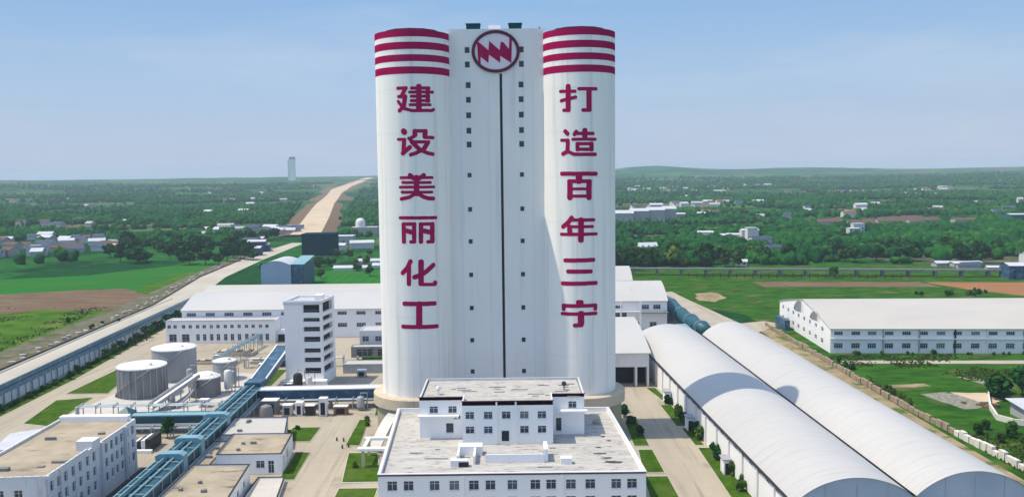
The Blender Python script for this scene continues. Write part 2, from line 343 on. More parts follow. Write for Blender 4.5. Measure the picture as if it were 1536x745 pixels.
def sheet(name, pts, z, m, kind='structure', rag=0.0, step=None, seed=1):
    """flat sheet on the ground; rag makes its outline uneven"""
    p = [Vector((a, b, 0)) for a, b in pts]
    if rag:
        q = []
        for i in range(len(p)):
            a, b = p[i], p[(i + 1) % len(p)]; n = max(1, int((b - a).length / step)); d = (b - a).normalized(); s = Vector((d.y, -d.x, 0))
            for k in range(n):
                c = a + (b - a) * (k / n); q.append(c + s * rag * (2 * float(fbm(c.x / step / 2, c.y / step / 2, seed, 3)) - 1))
        p = q
    mb = MB(); mb.poly(*[(c.x, c.y, z) for c in p])
    return struct(mb.build(name, m), kind)

def strip(name, left, right, z, m, kind='structure'):
    mb = MB(); n = len(left)
    v = [(a, b, z) for a, b in left] + [(a, b, z) for a, b in right]
    mb.add(v, [(i, n + i, n + i + 1, i + 1) for i in range(n - 1)])
    return struct(mb.build(name, m), kind)

# fields west of the road, then the eastern meadow
sheet('meadow', [(-420, 240), (-191, 240), (-203, 470), (-300, 500), (-420, 500)], .03, M['meadow_light'], rag=2, step=12)
def px_sheet(name, pix, z, m, **k): return sheet(name, [at(a, b, 0) for a, b in pix][::-1], z, m, **k)
px_sheet('grass_field', [(-70, 447), (0, 441), (90, 438), (180, 433), (215, 441), (250, 432), (300, 410), (352, 383), (330, 386), (250, 399), (130, 413), (0, 419), (-70, 424)], .07, M['field_bright'], rag=4, step=16, seed=5)
px_sheet('ploughed_field', [(-70, 482), (0, 472), (60, 464), (120, 466), (160, 465), (196, 456), (222, 441), (180, 433), (90, 437.5), (0, 441), (-70, 447)], .09, M['soil_brown'], rag=6, step=9, seed=4)
px_sheet('grass_field', [(228, 441), (262, 424), (300, 407), (290, 407), (240, 424), (205, 433)], .10, M['meadow_light'], rag=2, step=9, seed=24)
sheet('grass_field', [(-60, 560), (-130, 560), (-140, 640), (-60, 640)], .05, M['field_bright'], rag=2, step=12, seed=6)
sheet('meadow', [(112, 190), (330, 190), (330, 640), (60, 640), (60, 500), (112, 420)], .03, M['meadow'], rag=2, step=14, seed=7)
sheet('ploughed_field', [(252, 534), (330, 526), (330, 462), (276, 472), (262, 500)], .06, M['soil_red'], rag=2, step=10, seed=8)
sheet('ploughed_field', [(150, 520), (252, 512), (250, 536), (150, 545)], .05, M['soil_brown'], rag=2, step=10, seed=9)
sheet('dirt_bank', [(100, 470), (108, 462), (117, 478), (115, 500), (104, 496)], .08, M['spoil'], rag=2.5, step=4, seed=10)
# plant yard and its roads
sheet('yard', [(-152, 120), (113, 120), (113, 300), (104, 395), (92, 500), (60, 520), (-170, 520), (-172, 470), (-160, 330)], .10, M['yard'])
strip('road', [(-161, 180), (-160, 300), (-168, 420), (-176, 500)], [(-130, 180), (-141, 300), (-152, 420), (-166, 500)], .13, M['road_tan'])
strip('road', [(-178, 180), (-187, 315), (-195.5, 474), (-216, 604), (-224, 720), (-227, 850), (-226, 900)], [(-158, 180), (-167, 315), (-176, 474), (-198, 604), (-206, 720), (-211, 850), (-212, 900)], .16, M['road_white'])
strip('dirt_verge', [(-196, 180), (-205, 315), (-213, 474), (-226, 604), (-236, 720), (-238, 850)], [(-178.4, 180), (-187.4, 315), (-196, 474), (-216.4, 604), (-224.4, 720), (-227.4, 850)], .12, M['verge'])
strip('dirt_verge', [(110.3, 160), (109, 240), (108, 300), (107, 390)], [(114.2, 160), (113.4, 240), (113, 300), (112.6, 390)], .13, M['spoil'])
strip('road', [(97, 160), (95, 240), (91, 349), (86, 420), (80, 500)], [(110.3, 160), (109, 240), (108, 300), (102, 400), (92, 505)], .15, M['road_tan'])
strip('road', [(100, 395), (116, 402)], [(104, 372), (122, 394)], .17, M['road_tan'])
sheet('paving', [(76, 430), (90, 490), (97, 392), (92, 360), (84, 352)], .19, M['paving_grey'])
strip('road', [(36.8, 150), (35.6, 200), (34.9, 240), (34, 281)], [(46.4, 150), (45.0, 200), (43.2, 250), (44.2, 281)], .14, M['road_tan'])
strip('road', [(-48.5, 150), (-50.5, 215), (-52, 252)], [(-39.8, 150), (-42.4, 215), (-45.5, 252)], .14, M['road_tan'])
sheet('tank_pad', [(-132, 250), (-96, 250), (-90, 270), (-88, 305), (-110, 312), (-127, 302)], .15, M['pad_white'])

def lawn(pts, z=.22):
    """lawn plot with its raised kerb"""
    p = [Vector((a, b, 0)) for a, b in pts]; c = sum(p, Vector()) / len(p)
    big = [q + (q - c).normalized() * .35 for q in p]
    k = MB(); n = len(p)
    k.prism([(q.x, q.y) for q in big], 0, z + .03, top=False)
    k.add([(q.x, q.y, z + .03) for q in p] + [(q.x, q.y, z + .03) for q in big], [(i, n + i, n + (i + 1) % n, (i + 1) % n) for i in range(n)])
    struct(k.build('kerb', M['kerb']))
    mb = MB(); mb.poly(*[(q.x, q.y, z) for q in p]); struct(mb.build('lawn', M['lawn']))
for pl in ([(-145, 280), (-131.5, 280), (-135.5, 304), (-139, 317), (-144, 317)], [(-140, 246), (-131, 243), (-134, 275), (-144, 272)], [(-61.3, 226), (-53.6, 226), (-53.6, 239), (-61.3, 239)],
           [(-54.2, 197), (-50.8, 197), (-51.6, 217), (-55.2, 217)], [(-39.3, 195), (-30.6, 195), (-34.4, 216), (-41.6, 216)], [(-39, 170), (-30.2, 170), (-30.6, 191), (-39.2, 191)], [(-43.6, 222), (-40, 222), (-41.4, 246), (-44, 246)],
           [(-40.4, 250), (-37, 250), (-37, 270), (-42, 270)], [(45.6, 262), (47.2, 262), (45.6, 279), (42.8, 279)], [(44.6, 236), (47.7, 236), (47, 258), (43.8, 258)], [(46.3, 160), (51.6, 160), (49.6, 217), (46.4, 217)], [(46.2, 219), (48.4, 219), (47.6, 234), (45.6, 234)],
           [(30.6, 219), (34.4, 219), (34.4, 240), (31, 240)], [(30, 199), (34.8, 199), (34.6, 216), (31.2, 216)], [(28, 160), (35.5, 160), (35, 196.5), (29.6, 196.5)]):
    lawn(pl)
sheet('lawn', [(-84, 268), (-80.4, 268), (-81.5, 312), (-88, 312)], .21, M['lawn'])
strip('grass_strip', [(-157, 200), (-158, 300), (-166, 408), (-170, 450)], [(-150, 200), (-152.5, 300), (-161, 408), (-167, 450)], .2, M['lawn'])
strip('shade_strip', [(-89.6, 150), (-89.9, 207)], [(-80.2, 150), (-80.6, 207)], .17, M['shade_and_membrane'])  # dark strip paints the corner building's cast shadow onto the yard
# gravel and spoil in the eastern meadow
sheet('gravel_patch', [(126, 268), (135, 270), (141, 259), (136, 251), (130.5, 250), (128, 258)], .10, M['gravel'], 'structure', rag=1, step=2.2, seed=12)
sheet('spoil_patch', [(136, 269), (146, 268), (147, 259), (140, 254)], .12, M['sand'], 'structure', rag=1, step=2.2, seed=13)
sheet('gravel_patch', [(118, 278), (123, 280), (133, 281), (134, 277), (126, 276), (120, 276)], .11, M['spoil'], 'structure', rag=.8, step=2.0, seed=14)
sheet('gravel_patch', [(148, 290), (160, 288), (162, 280), (152, 279)], .09, M['gravel'], 'structure', rag=1.2, step=2.5, seed=15)
sheet('dirt_path', [(118, 312), (230, 305), (230, 311), (118, 317)], .08, M['paving_grey'], 'structure', rag=.6, step=5, seed=16)

# the new highway running into the hills
def highway():
    yy = np.concatenate([np.arange(990, 2000, 50), np.arange(2000, 6001, 120)])
    xl = np.interp(yy, [900, 1028, 1456, 2080, 3300, 3996, 4744, 6008], [-238, -256, -339, -455, -673, -745, -831, -983])
    xr = np.interp(yy, [900, 1024, 1444, 1984, 2900, 3632, 4208, 5044, 6000], [-206, -222, -298, -398, -559, -659, -721, -818, -930])
    pts = list(zip((xl + xr) / 2, yy)); hw = (xr - xl) / 2
    z = terrain((xl + xr) / 2, yy); z = np.convolve(np.pad(z, 3, 'edge'), np.ones(7) / 7, 'valid') + 2.5
    for name, w0, w1, dz0, dz1, m in (('highway', 1, 1, 0, 0, M['sand']), ('embankment', 1, 3.0, -.05, -5, M['soil_brown'])):
        mb = MB()
        rows = []
        for i, (a, b) in enumerate(pts):
            w = (hw[i] * w0, hw[i] * w1)
            rows.append([(a - w[1], b, z[i] + dz1), (a - w[0], b, z[i] + dz0), (a + w[0], b, z[i] + dz0), (a + w[1], b, z[i] + dz1)])
        for r, s in zip(rows, rows[1:]):
            if name == 'highway': mb.poly(r[1], r[2], s[2], s[1])
            else: mb.poly(r[0], r[1], s[1], s[0]); mb.poly(r[2], r[3], s[3], s[2])
        struct(mb.build(name, m))
highway()

# ------------------------------------------------------------------ building kit
WIN = {}
def window_mesh(w, h, bars):
    key = (round(w, 2), round(h, 2), bars)
    if key not in WIN:
        p = MB(); p.poly((-w / 2, 0, -h / 2), (w / 2, 0, -h / 2), (w / 2, 0, h / 2), (-w / 2, 0, h / 2))
        f = MB(); t = .07
        f.box(-w / 2, w / 2, -.05, .03, -h / 2, -h / 2 + t).box(-w / 2, w / 2, -.05, .03, h / 2 - t, h / 2)
        f.box(-w / 2, -w / 2 + t, -.045, .028, -h / 2 + t, h / 2 - t).box(w / 2 - t, w / 2, -.045, .028, -h / 2 + t, h / 2 - t)
        for k in range(bars):
            x = -w / 2 + w * (k + 1) / (bars + 1); f.box(x - .035, x + .035, -.04, .026, -h / 2 + t, h / 2 - t)
        if bars and h > 1.3: f.box(-w / 2 + t, w / 2 - t, -.035, .024, h * .18 - .03, h * .18 + .03)
        s = MB(); s.box(-w / 2 - .12, w / 2 + .12, -.42, -.30, -h / 2 - .10, -h / 2 - .003)
        WIN[key] = ([p.mesh('pane', M[g]) for g in ('glass', 'glass', 'glass', 'glass_blue', 'glass_blue', 'glass_curtain')], f.mesh('frame', M['frame_white']), s.mesh('sill', M['frame_white']))
    return WIN[key]

def put_window(root, x, y, z, rz, w, h, bars=1, sill=True, name='window'):
    p, f, s = window_mesh(w, h, bars); b = LOC[root.name]
    o = bpy.data.objects.new(name, random.choice(p) if h < 2.4 and bars else p[0]); COL.objects.link(o); o.parent = root
    o.location = (x - b[0], y - b[1], z - b[2]); o.rotation_euler = (0, 0, rz)
    c = bpy.data.objects.new('frame', f); COL.objects.link(c); c.parent = o
    if sill: c = bpy.data.objects.new('sill', s); COL.objects.link(c); c.parent = o
    return o

def facade(mb, A, B, z0, z1, rects, root=None, depth=.3, bars=1, sill=True, panes=True, us=None):
    """one wall from A to B (left to right seen from outside) with real recessed openings; rects = (u0,u1,z0,z1[,bars])"""
    A, B = Vector((A[0], A[1], 0)), Vector((B[0], B[1], 0)); L = (B - A).length; t = (B - A) / L; n = Vector((t.y, -t.x, 0))
    U = sorted({0, L, *[q for r in rects for q in r[:2]]}); V = sorted({z0, z1, *[q for r in rects for q in r[2:4]]})
    P = lambda u, v, d=0: (A.x + t.x * u - n.x * d, A.y + t.y * u - n.y * d, v)
    for u0, u1 in zip(U, U[1:]):
        for v0, v1 in zip(V, V[1:]):
            cu, cv = (u0 + u1) / 2, (v0 + v1) / 2
            if any(r[0] < cu < r[1] and r[2] < cv < r[3] for r in rects): continue
            mb.poly(P(u0, v0), P(u1, v0), P(u1, v1), P(u0, v1))
    for r in rects:
        u0, u1, v0, v1 = r[:4]; d = depth
        mb.poly(P(u0, v0), P(u0, v0, d), P(u1, v0, d), P(u1, v0)); mb.poly(P(u0, v1, d), P(u0, v1), P(u1, v1), P(u1, v1, d))
        mb.poly(P(u0, v0, d), P(u0, v0), P(u0, v1), P(u0, v1, d)); mb.poly(P(u1, v0), P(u1, v0, d), P(u1, v1, d), P(u1, v1))
        if panes:
            c = P((u0 + u1) / 2, (v0 + v1) / 2, d)
            put_window(root, *c, math.atan2(t.y, t.x), u1 - u0, v1 - v0, r[4] if len(r) > 4 else bars, sill)

def inset(q, d):
    out = []
    for i in range(len(q)):
        p = Vector((*q[i], 0)); a = (Vector((*q[i - 1], 0)) - p).normalized(); b = (Vector((*q[(i + 1) % len(q)], 0)) - p).normalized()
        o = p + (a + b) * d; out.append((o.x, o.y))
    return out

def flat_building(root, q, z0, z1, wins, wall, roof, parapet=.8, thick=.3, bars=1, sill=True, depth=.3, coping=None):
    """q: corners front-left, front-right, back-right, back-left (front faces the camera); wins: side index -> rects"""
    w = MB(); n = len(q)
    for i in range(n):
        facade(w, q[i], q[(i + 1) % n], z0, z1, wins.get(i, []), root, depth, bars, sill)
    qi = inset(q, thick)
    for i in range(n):
        j = (i + 1) % n
        if not coping: w.poly((*q[i], z1), (*q[j], z1), (*qi[j], z1), (*qi[i], z1))
        w.poly((*qi[j], z1 - parapet), (*qi[i], z1 - parapet), (*qi[i], z1), (*qi[j], z1))
    w.build('wall', wall, root)
    r = MB(); r.poly(*[(*a, z1 - parapet) for a in qi]); r.build('roof', roof, root)
    if coping:
        qo = inset(q, -.12); c = MB()
        for i in range(n):
            j = (i + 1) % n
            c.poly((*qo[i], z1 + .14), (*qo[j], z1 + .14), (*qi[j], z1 + .14), (*qi[i], z1 + .14))
            c.poly((*qo[i], z1), (*qo[j], z1), (*qo[j], z1 + .14), (*qo[i], z1 + .14)); c.poly((*qi[j], z1), (*qi[i], z1), (*qi[i], z1 + .14), (*qi[j], z1 + .14))
            c.poly((*qo[j], z1), (*qo[i], z1), (*qi[i], z1), (*qi[j], z1))
        c.build('coping', coping, root)

def row(xs, w, z, h, x0=0, bars=1): return [(x - x0 - w / 2, x - x0 + w / 2, z - h / 2, z + h / 2, bars) for x in xs]

# ------------------------------------------------------------------ the twin silo tower
# lettering as strokes: (silo, centre height, [(stroke width, [(arc position, height), ...]), ...]) in metres
LETTERS = {
    '建': ('L', 88.69, [(0.8, [(-2.92, 2.68), (-0.73, 2.65)]), (0.99, [(-0.89, 2.63), (-1.9, 0.81)]), (0.8, [(-2.75, 0.55), (-0.93, 0.5)]), (1.12, [(-1.05, 0.51), (-1.47, -1.86)]), (0.77, [(-2.9, -0.65), (-1.72, -2.17)]), (0.96, [(-1.31, -1.71), (-2.61, -2.96)]), (0.8, [(-1.48, -2.41), (0.65, -2.99), (5.83, -2.93), (6.39, -2.63)]), (0.8, [(0.66, 2.61), (5.15, 2.68)]), (0.72, [(0.15, 1.6), (6.17, 1.7)]), (0.72, [(0.54, 0.58), (5.1, 0.64)]), (0.72, [(0.52, -0.53), (5.08, -0.48)]), (0.72, [(0.18, -1.54), (5.37, -1.49)]), (1.36, [(2.48, 2.99), (2.37, -2.52)]), (1.15, [(4.8, 2.54), (4.74, -0.44)])]),
    '设': ('L', 77.64, [(1.44, [(-1.62, 2.91), (-1.45, 2.71)]), (0.71, [(-3.12, 0.92), (-1.35, 0.88)]), (1.07, [(-1.56, 0.73), (-1.77, -2.08)]), (1.1, [(-1.95, -2.6), (-0.11, -1.11)]), (1.21, [(1.25, 2.88), (1.23, 2.0)]), (0.85, [(1.06, 1.66), (-0.04, 1.07)]), (0.85, [(1.09, 2.99), (4.09, 2.99)]), (1.3, [(3.86, 2.81), (3.83, 1.59)]), (0.85, [(3.94, 1.36), (6.0, 1.3)]), (0.82, [(0.42, 0.21), (4.78, 0.2)]), (1.1, [(0.42, 0.25), (2.48, -1.86)]), (1.16, [(4.49, -0.03), (3.31, -1.73)]), (0.93, [(2.75, -1.93), (1.38, -2.6), (0.08, -2.99)]), (0.93, [(2.75, -1.93), (4.43, -2.61), (5.9, -2.88)]), (0.71, [(-0.38, 1.14), (0.49, 0.25)])]),
    '美': ('L', 66.48, [(1.1, [(-0.21, 3.0), (0.63, 2.24)]), (1.1, [(3.29, 2.96), (2.2, 2.22)]), (0.69, [(-2.62, 2.39), (5.57, 2.33)]), (0.69, [(-2.12, 1.18), (5.04, 1.09)]), (0.69, [(-2.88, -0.01), (5.99, -0.05)]), (0.69, [(-2.41, -1.27), (5.41, -1.36)]), (1.37, [(1.41, 2.37), (1.32, -1.65)]), (0.9, [(1.16, -1.58), (-0.5, -2.58), (-2.63, -2.98)]), (0.99, [(1.57, -1.58), (3.06, -2.5), (4.33, -2.94), (5.76, -3.0)])]),
    '丽': ('L', 55.57, [(0.82, [(-3.04, 3.13), (6.41, 2.99)]), (1.1, [(-2.17, 1.39), (-2.19, -2.95)]), (0.85, [(-2.27, 1.53), (0.7, 1.51)]), (1.07, [(0.56, 1.44), (0.47, -2.96)]), (0.82, [(-0.4, -3.04), (0.47, -3.05)]), (1.21, [(-1.45, -0.19), (0.41, -0.69)]), (1.12, [(2.29, 1.34), (2.2, -3.0)]), (0.85, [(2.16, 1.48), (5.51, 1.39)]), (1.26, [(5.34, 1.3), (5.25, -2.98)]), (0.85, [(4.03, -3.13), (5.21, -3.12)]), (1.21, [(2.95, -0.26), (5.11, -0.83)])]),
    '化': ('L', 44.43, [(1.12, [(-0.6, 3.1), (-1.43, 1.41), (-2.72, 0.12)]), (1.12, [(-1.03, 1.69), (-1.12, -2.68)]), (1.4, [(2.12, 2.85), (2.01, -2.6)]), (1.18, [(5.39, 1.95), (3.51, 0.46), (2.1, -0.42), (0.37, -0.98)]), (0.85, [(2.05, -2.87), (5.75, -3.1)]), (1.23, [(5.81, -2.68), (5.84, -2.76)])]),
    '工': ('L', 33.5, [(1.13, [(-2.4, 3.11), (5.58, 2.92)]), (1.56, [(1.42, 2.92), (1.31, -2.31)]), (1.04, [(-2.92, -2.85), (6.1, -3.11)])]),
    '打': ('R', 88.33, [(1.3, [(-3.47, 2.98), (-3.5, -2.59)]), (0.78, [(-5.61, 1.89), (-1.71, 1.75)]), (0.85, [(-5.37, -0.49), (-1.59, 0.28)]), (0.85, [(-4.67, -2.89), (-3.32, -2.94)]), (0.85, [(-0.68, 2.33), (3.75, 2.35)]), (1.33, [(1.88, 2.08), (1.86, -2.69)]), (0.9, [(0.36, -2.98), (2.07, -2.98)])]),
    '造': ('R', 77.23, [(1.07, [(-4.31, 2.88), (-3.73, 2.28)]), (0.77, [(-5.39, 0.67), (-3.62, 0.62)]), (1.04, [(-3.68, 0.51), (-3.7, -2.13)]), (1.04, [(-3.79, -2.23), (-4.98, -2.79)]), (0.85, [(-3.64, -2.2), (-2.1, -2.91), (-0.47, -3.0), (3.52, -3.01)]), (0.99, [(-1.46, 2.72), (-1.87, 2.1)]), (0.82, [(-1.53, 2.29), (2.88, 2.26)]), (1.26, [(0.76, 3.01), (0.75, 1.05)]), (0.77, [(-2.29, 0.82), (3.47, 0.8)]), (0.99, [(-1.13, -0.35), (-1.14, -1.7)]), (1.12, [(2.49, -0.38), (2.49, -1.74)]), (0.79, [(-1.2, -0.28), (2.61, -0.32)]), (0.82, [(-1.21, -1.7), (2.6, -1.74)])]),
    '百': ('R', 66.37, [(1.04, [(-5.35, 3.04), (3.65, 2.94)]), (1.65, [(-0.83, 2.61), (-0.84, 1.23)]), (1.39, [(-3.16, 0.9), (-3.18, -3.0)]), (1.39, [(1.78, 0.85), (1.76, -3.04)]), (0.95, [(-3.38, 1.12), (2.05, 1.06)]), (0.69, [(-3.26, -0.83), (2.0, -0.88)]), (0.78, [(-3.27, -2.65), (1.99, -2.7)])]),
    '年': ('R', 55.33, [(1.16, [(-2.75, 2.82), (-3.76, 1.51), (-5.09, 0.55)]), (0.82, [(-2.76, 2.3), (3.0, 2.24)]), (0.77, [(-3.48, 0.55), (2.64, 0.55)]), (0.82, [(-5.61, -1.43), (3.69, -1.36)]), (1.44, [(-0.34, 2.2), (-0.37, -2.82)]), (1.3, [(-3.31, 0.41), (-3.26, -1.24)])]),
    '三': ('R', 44.25, [(1.04, [(-4.54, 2.94), (2.85, 3.06)]), (1.04, [(-3.76, 0.11), (2.14, 0.1)]), (1.04, [(-5.32, -3.06), (3.54, -2.92)])]),
    '宁': ('R', 33.38, [(1.3, [(-1.09, 3.0), (-0.43, 3.0)]), (0.95, [(-5.21, 2.04), (3.42, 2.16)]), (1.04, [(-5.11, 2.05), (-5.12, 1.16)]), (1.04, [(3.37, 2.07), (3.37, 1.27)]), (0.87, [(-5.53, -0.07), (3.51, 0.06)]), (1.65, [(-0.44, -0.01), (-0.46, -2.23)]), (1.04, [(-2.04, -3.0), (-0.37, -2.89)])]),
}
SILO = {'L': (-25.45, 234.0, 9.75), 'R': (18.05, 234.0, 9.45)}
def lettering(ch, silo_obj):
    """painted character: filled cells of a fine grid laid on the curved wall"""
    s, zc, strokes = LETTERS[ch]; cx, cy, r = SILO[s]; r += .035; g = .05
    P = [p for w, l in strokes for p in l]; a0, a1 = min(p[0] for p in P) - .8, max(p[0] for p in P) + .8; b0, b1 = min(p[1] for p in P) - .8, max(p[1] for p in P) + .8
    A, B = np.meshgrid(np.arange(a0, a1, g), np.arange(b0, b1, g)); m = np.zeros(A.shape, bool)
    for w, l in strokes:
        for (x0, y0), (x1, y1) in zip(l, l[1:]):
            dx, dy = x1 - x0, y1 - y0; t = np.clip(((A - x0) * dx + (B - y0) * dy) / (dx * dx + dy * dy + 1e-9), 0, 1)
            q = np.maximum(np.abs(A - x0 - t * dx), np.abs(B - y0 - t * dy)) if min(abs(dx), abs(dy)) < .12 * max(abs(dx), abs(dy)) else 0
            d = np.hypot(A - x0 - t * dx, B - y0 - t * dy)
            d = d * .75 + .25 * q if np.ndim(q) else d
            m |= d < w / 2 + .03
    mb = MB(); pt = lambda a, z: (cx + r * math.sin(a / r), cy - r * math.cos(a / r), zc + z)
    for j in range(m.shape[0]):
        i = 0
        while i < m.shape[1]:
            if m[j, i]:
                k = i
                while k < m.shape[1] and m[j, k] and k - i < 8: k += 1
                u0, u1, z = a0 + (i - .5) * g, a0 + (k - .5) * g, b0 + j * g
                mb.poly(pt(u0, z - g / 2), pt(u1, z - g / 2), pt(u1, z + g / 2), pt(u0, z + g / 2)); i = k
            else: i += 1
    return mb.build('painted_character', M['maroon'], silo_obj, label='maroon character ' + ch)

def make_tower():
    t = thing('silo_tower', 'tall white twin silo tower with maroon lettering, stripes and round emblem', 'tower', (-3.6, 234, 0))
    for s, text in (('L', '建设美丽化工'), ('R', '打造百年三宁')):
        cx, cy, r = SILO[s]
        b = MB(); b.lathe(cx, cy, [(r, 11.9), (r, 30), (r, 50), (r, 80), (r, 105.6), (r - .5, 105.6), (r - .5, 104.6)], 96)
        so = b.build('silo', M['tower_white'], t, auto=40)
        cap = MB(); cap.lathe(cx, cy, [(r * .72, 104.6), (r * .72, 106.35), (r * .66, 106.4)], 12); cap.build('roof_cap', M['maroon'], so)
        lid = MB(); lid.lathe(cx, cy, [(r * .73, 106.4), (r * .73, 106.62), (r * .6, 106.66)], 12); lid.build('cap_lid', M['black'], so)
        for z0, z1 in ((104.1, 105.75), (101.0, 102.8), (98.0, 99.7), (94.9, 96.7)):
            st = MB(); st.lathe(cx, cy, [(r + .03, z0), (r + .03, z1)], 96, cap1=False); st.build('stripe', M['maroon'], so, smooth=True)
        for ch in text: lettering(ch, so)
        for z in (22, 33, 44.5, 57, 68.5, 80, 91):
            ln = MB(); ln.lathe(cx, cy, [(r + .012, z), (r + .012, z + .1)], 96, cap1=False); ln.build('pour_line', M['block_white'], so, smooth=True)
        p = MB(); rr = r + 2.5
        p.lathe(cx, cy, [(r + 1.6, 0), (r + 1.6, 9.2)], 64, cap1=False); p.build('base_drum', M['concrete_olive'], t, auto=40)
        p = MB(); p.lathe(cx, cy, [(r + 1.6, 9.0), (rr, 9.0), (rr, 11.7), (rr - .25, 11.9), (r - .4, 11.95)], 72, cap1=False); p.build('base_ring', M['concrete_tan'], t, auto=30)
    # the lift block between the silos
    q = [(-16.4, 232.5), (9.3, 232.5), (9.3, 241), (-16.4, 241)]
    zs = [101.7, 98.0, 92.7, 88.9, 84.9, 80.9, 77.3, 69.3, 60.3, 51.8, 42.9, 34.0, 25.3, 16.8]
    rects = []
    for x in (-10.95, 2.85):
        for z in zs:
            w, h = (1.35, 1.6) if z > 75 else (1.15, 1.3)
            if z > 97: x2 = x + (-.15 if x < 0 else .15)
            else: x2 = x
            rects.append((x2 + 16.4 - w / 2, x2 + 16.4 + w / 2, z - h / 2, z + h / 2, 0))
    jr = (-2.75 + 16.4, -2.05 + 16.4, 12, 95.6)
    w = MB(); facade(w, q[0], q[1], 0, 107.0, rects + [jr], t, depth=.5, sill=False, panes=False)
    for a, b in ((1, 2), (2, 3), (3, 0)): facade(w, q[a], q[b], 0, 107.0, [])
    w.poly(*[(*a, 106.9) for a in q])
    blk = w.build('lift_block', M['block_white'], t)
    for r in rects:
        put_window(t, (r[0] + r[1]) / 2 - 16.4, 233.0, (r[2] + r[3]) / 2, 0, r[1] - r[0], r[3] - r[2], 0, False)
    j = MB(); j.poly((-2.75, 232.98, 12), (-2.05, 232.98, 12), (-2.05, 232.98, 95.6), (-2.75, 232.98, 95.6)); j.build('joint_gap', M['black'], t)
    for x in (-13.0, -5.6, 5.9):
        pn = MB(); pn.box(x - .05, x + .05, 232.47, 232.499, 12, 94); pn.build('panel_seam', M['wall_grey'], t)
    # emblem
    cx, cz, rx, rz = -3.65, 101.2, 6.2, 5.4; n = 72; d = MB()
    d.poly(*[(cx + rx * math.cos(2 * math.pi * k / n), 232.22, cz + rz * math.sin(2 * math.pi * k / n)) for k in range(n)])
    em = d.build('emblem', M['pink_white'], t)
    rg = MB()
    for k in range(n):
        a, b = 2 * math.pi * k / n, 2 * math.pi * (k + 1) / n
        e = lambda th, f, y: (cx + (rx - f) * math.cos(th), y, cz + (rz - f) * math.sin(th))
        rg.poly(e(a, .75, 232.0), e(b, .75, 232.0), e(b, -.05, 232.0), e(a, -.05, 232.0)); rg.poly(e(a, -.05, 232.0), e(b, -.05, 232.0), e(b, -.05, 232.5), e(a, -.05, 232.5)); rg.poly(e(b, .75, 232.0), e(a, .75, 232.0), e(a, .75, 232.3), e(b, .75, 232.3))
    rg.build('ring', M['maroon_dark'], em)
    zz = [(-8.5, 104.0), (-5.5, 101.5), (-5.3, 103.9), (-2.6, 101.5), (-2.3, 103.6), (-1.7, 103.6), (-0.2, 101.8), (-0.0, 104.9), (0.6, 104.4), (0.4, 98.2), (-2.5, 100.1), (-2.5, 98.3), (-5.4, 100.4), (-5.6, 98.3), (-7.6, 99.9), (-7.6, 98.0), (-8.2, 98.5)]
    z = MB(); z.poly(*[(a, 232.12, b) for a, b in reversed(zz)]); z.build('zigzag', M['maroon'], em)
    # rooftop plant
    for x0, x1, m in ((-11.4, -7.8, 'dark_teal'), (-.2, 3.2, 'dark_teal')):
        b = MB(); b.box(x0, x1, 236, 239.5, 106.9, 108.9); b.box(x0 - .15, x1 + .15, 235.85, 239.65, 108.9, 109.05); b.build('rooftop_tank', M[m], t)
    b = MB(); b.box(-5.6, -2.4, 236.5, 239, 106.9, 108.6); b.build('lift_housing', M['wall_white'], t)
    for x, h in ((7.9, 1.0), (-15.6, .7)):
        b = MB(); b.tube([(x, 236, 106.9), (x, 236, 106.9 + h)], .18, 8); b.build('roof_post', M['black'], t)
make_tower()

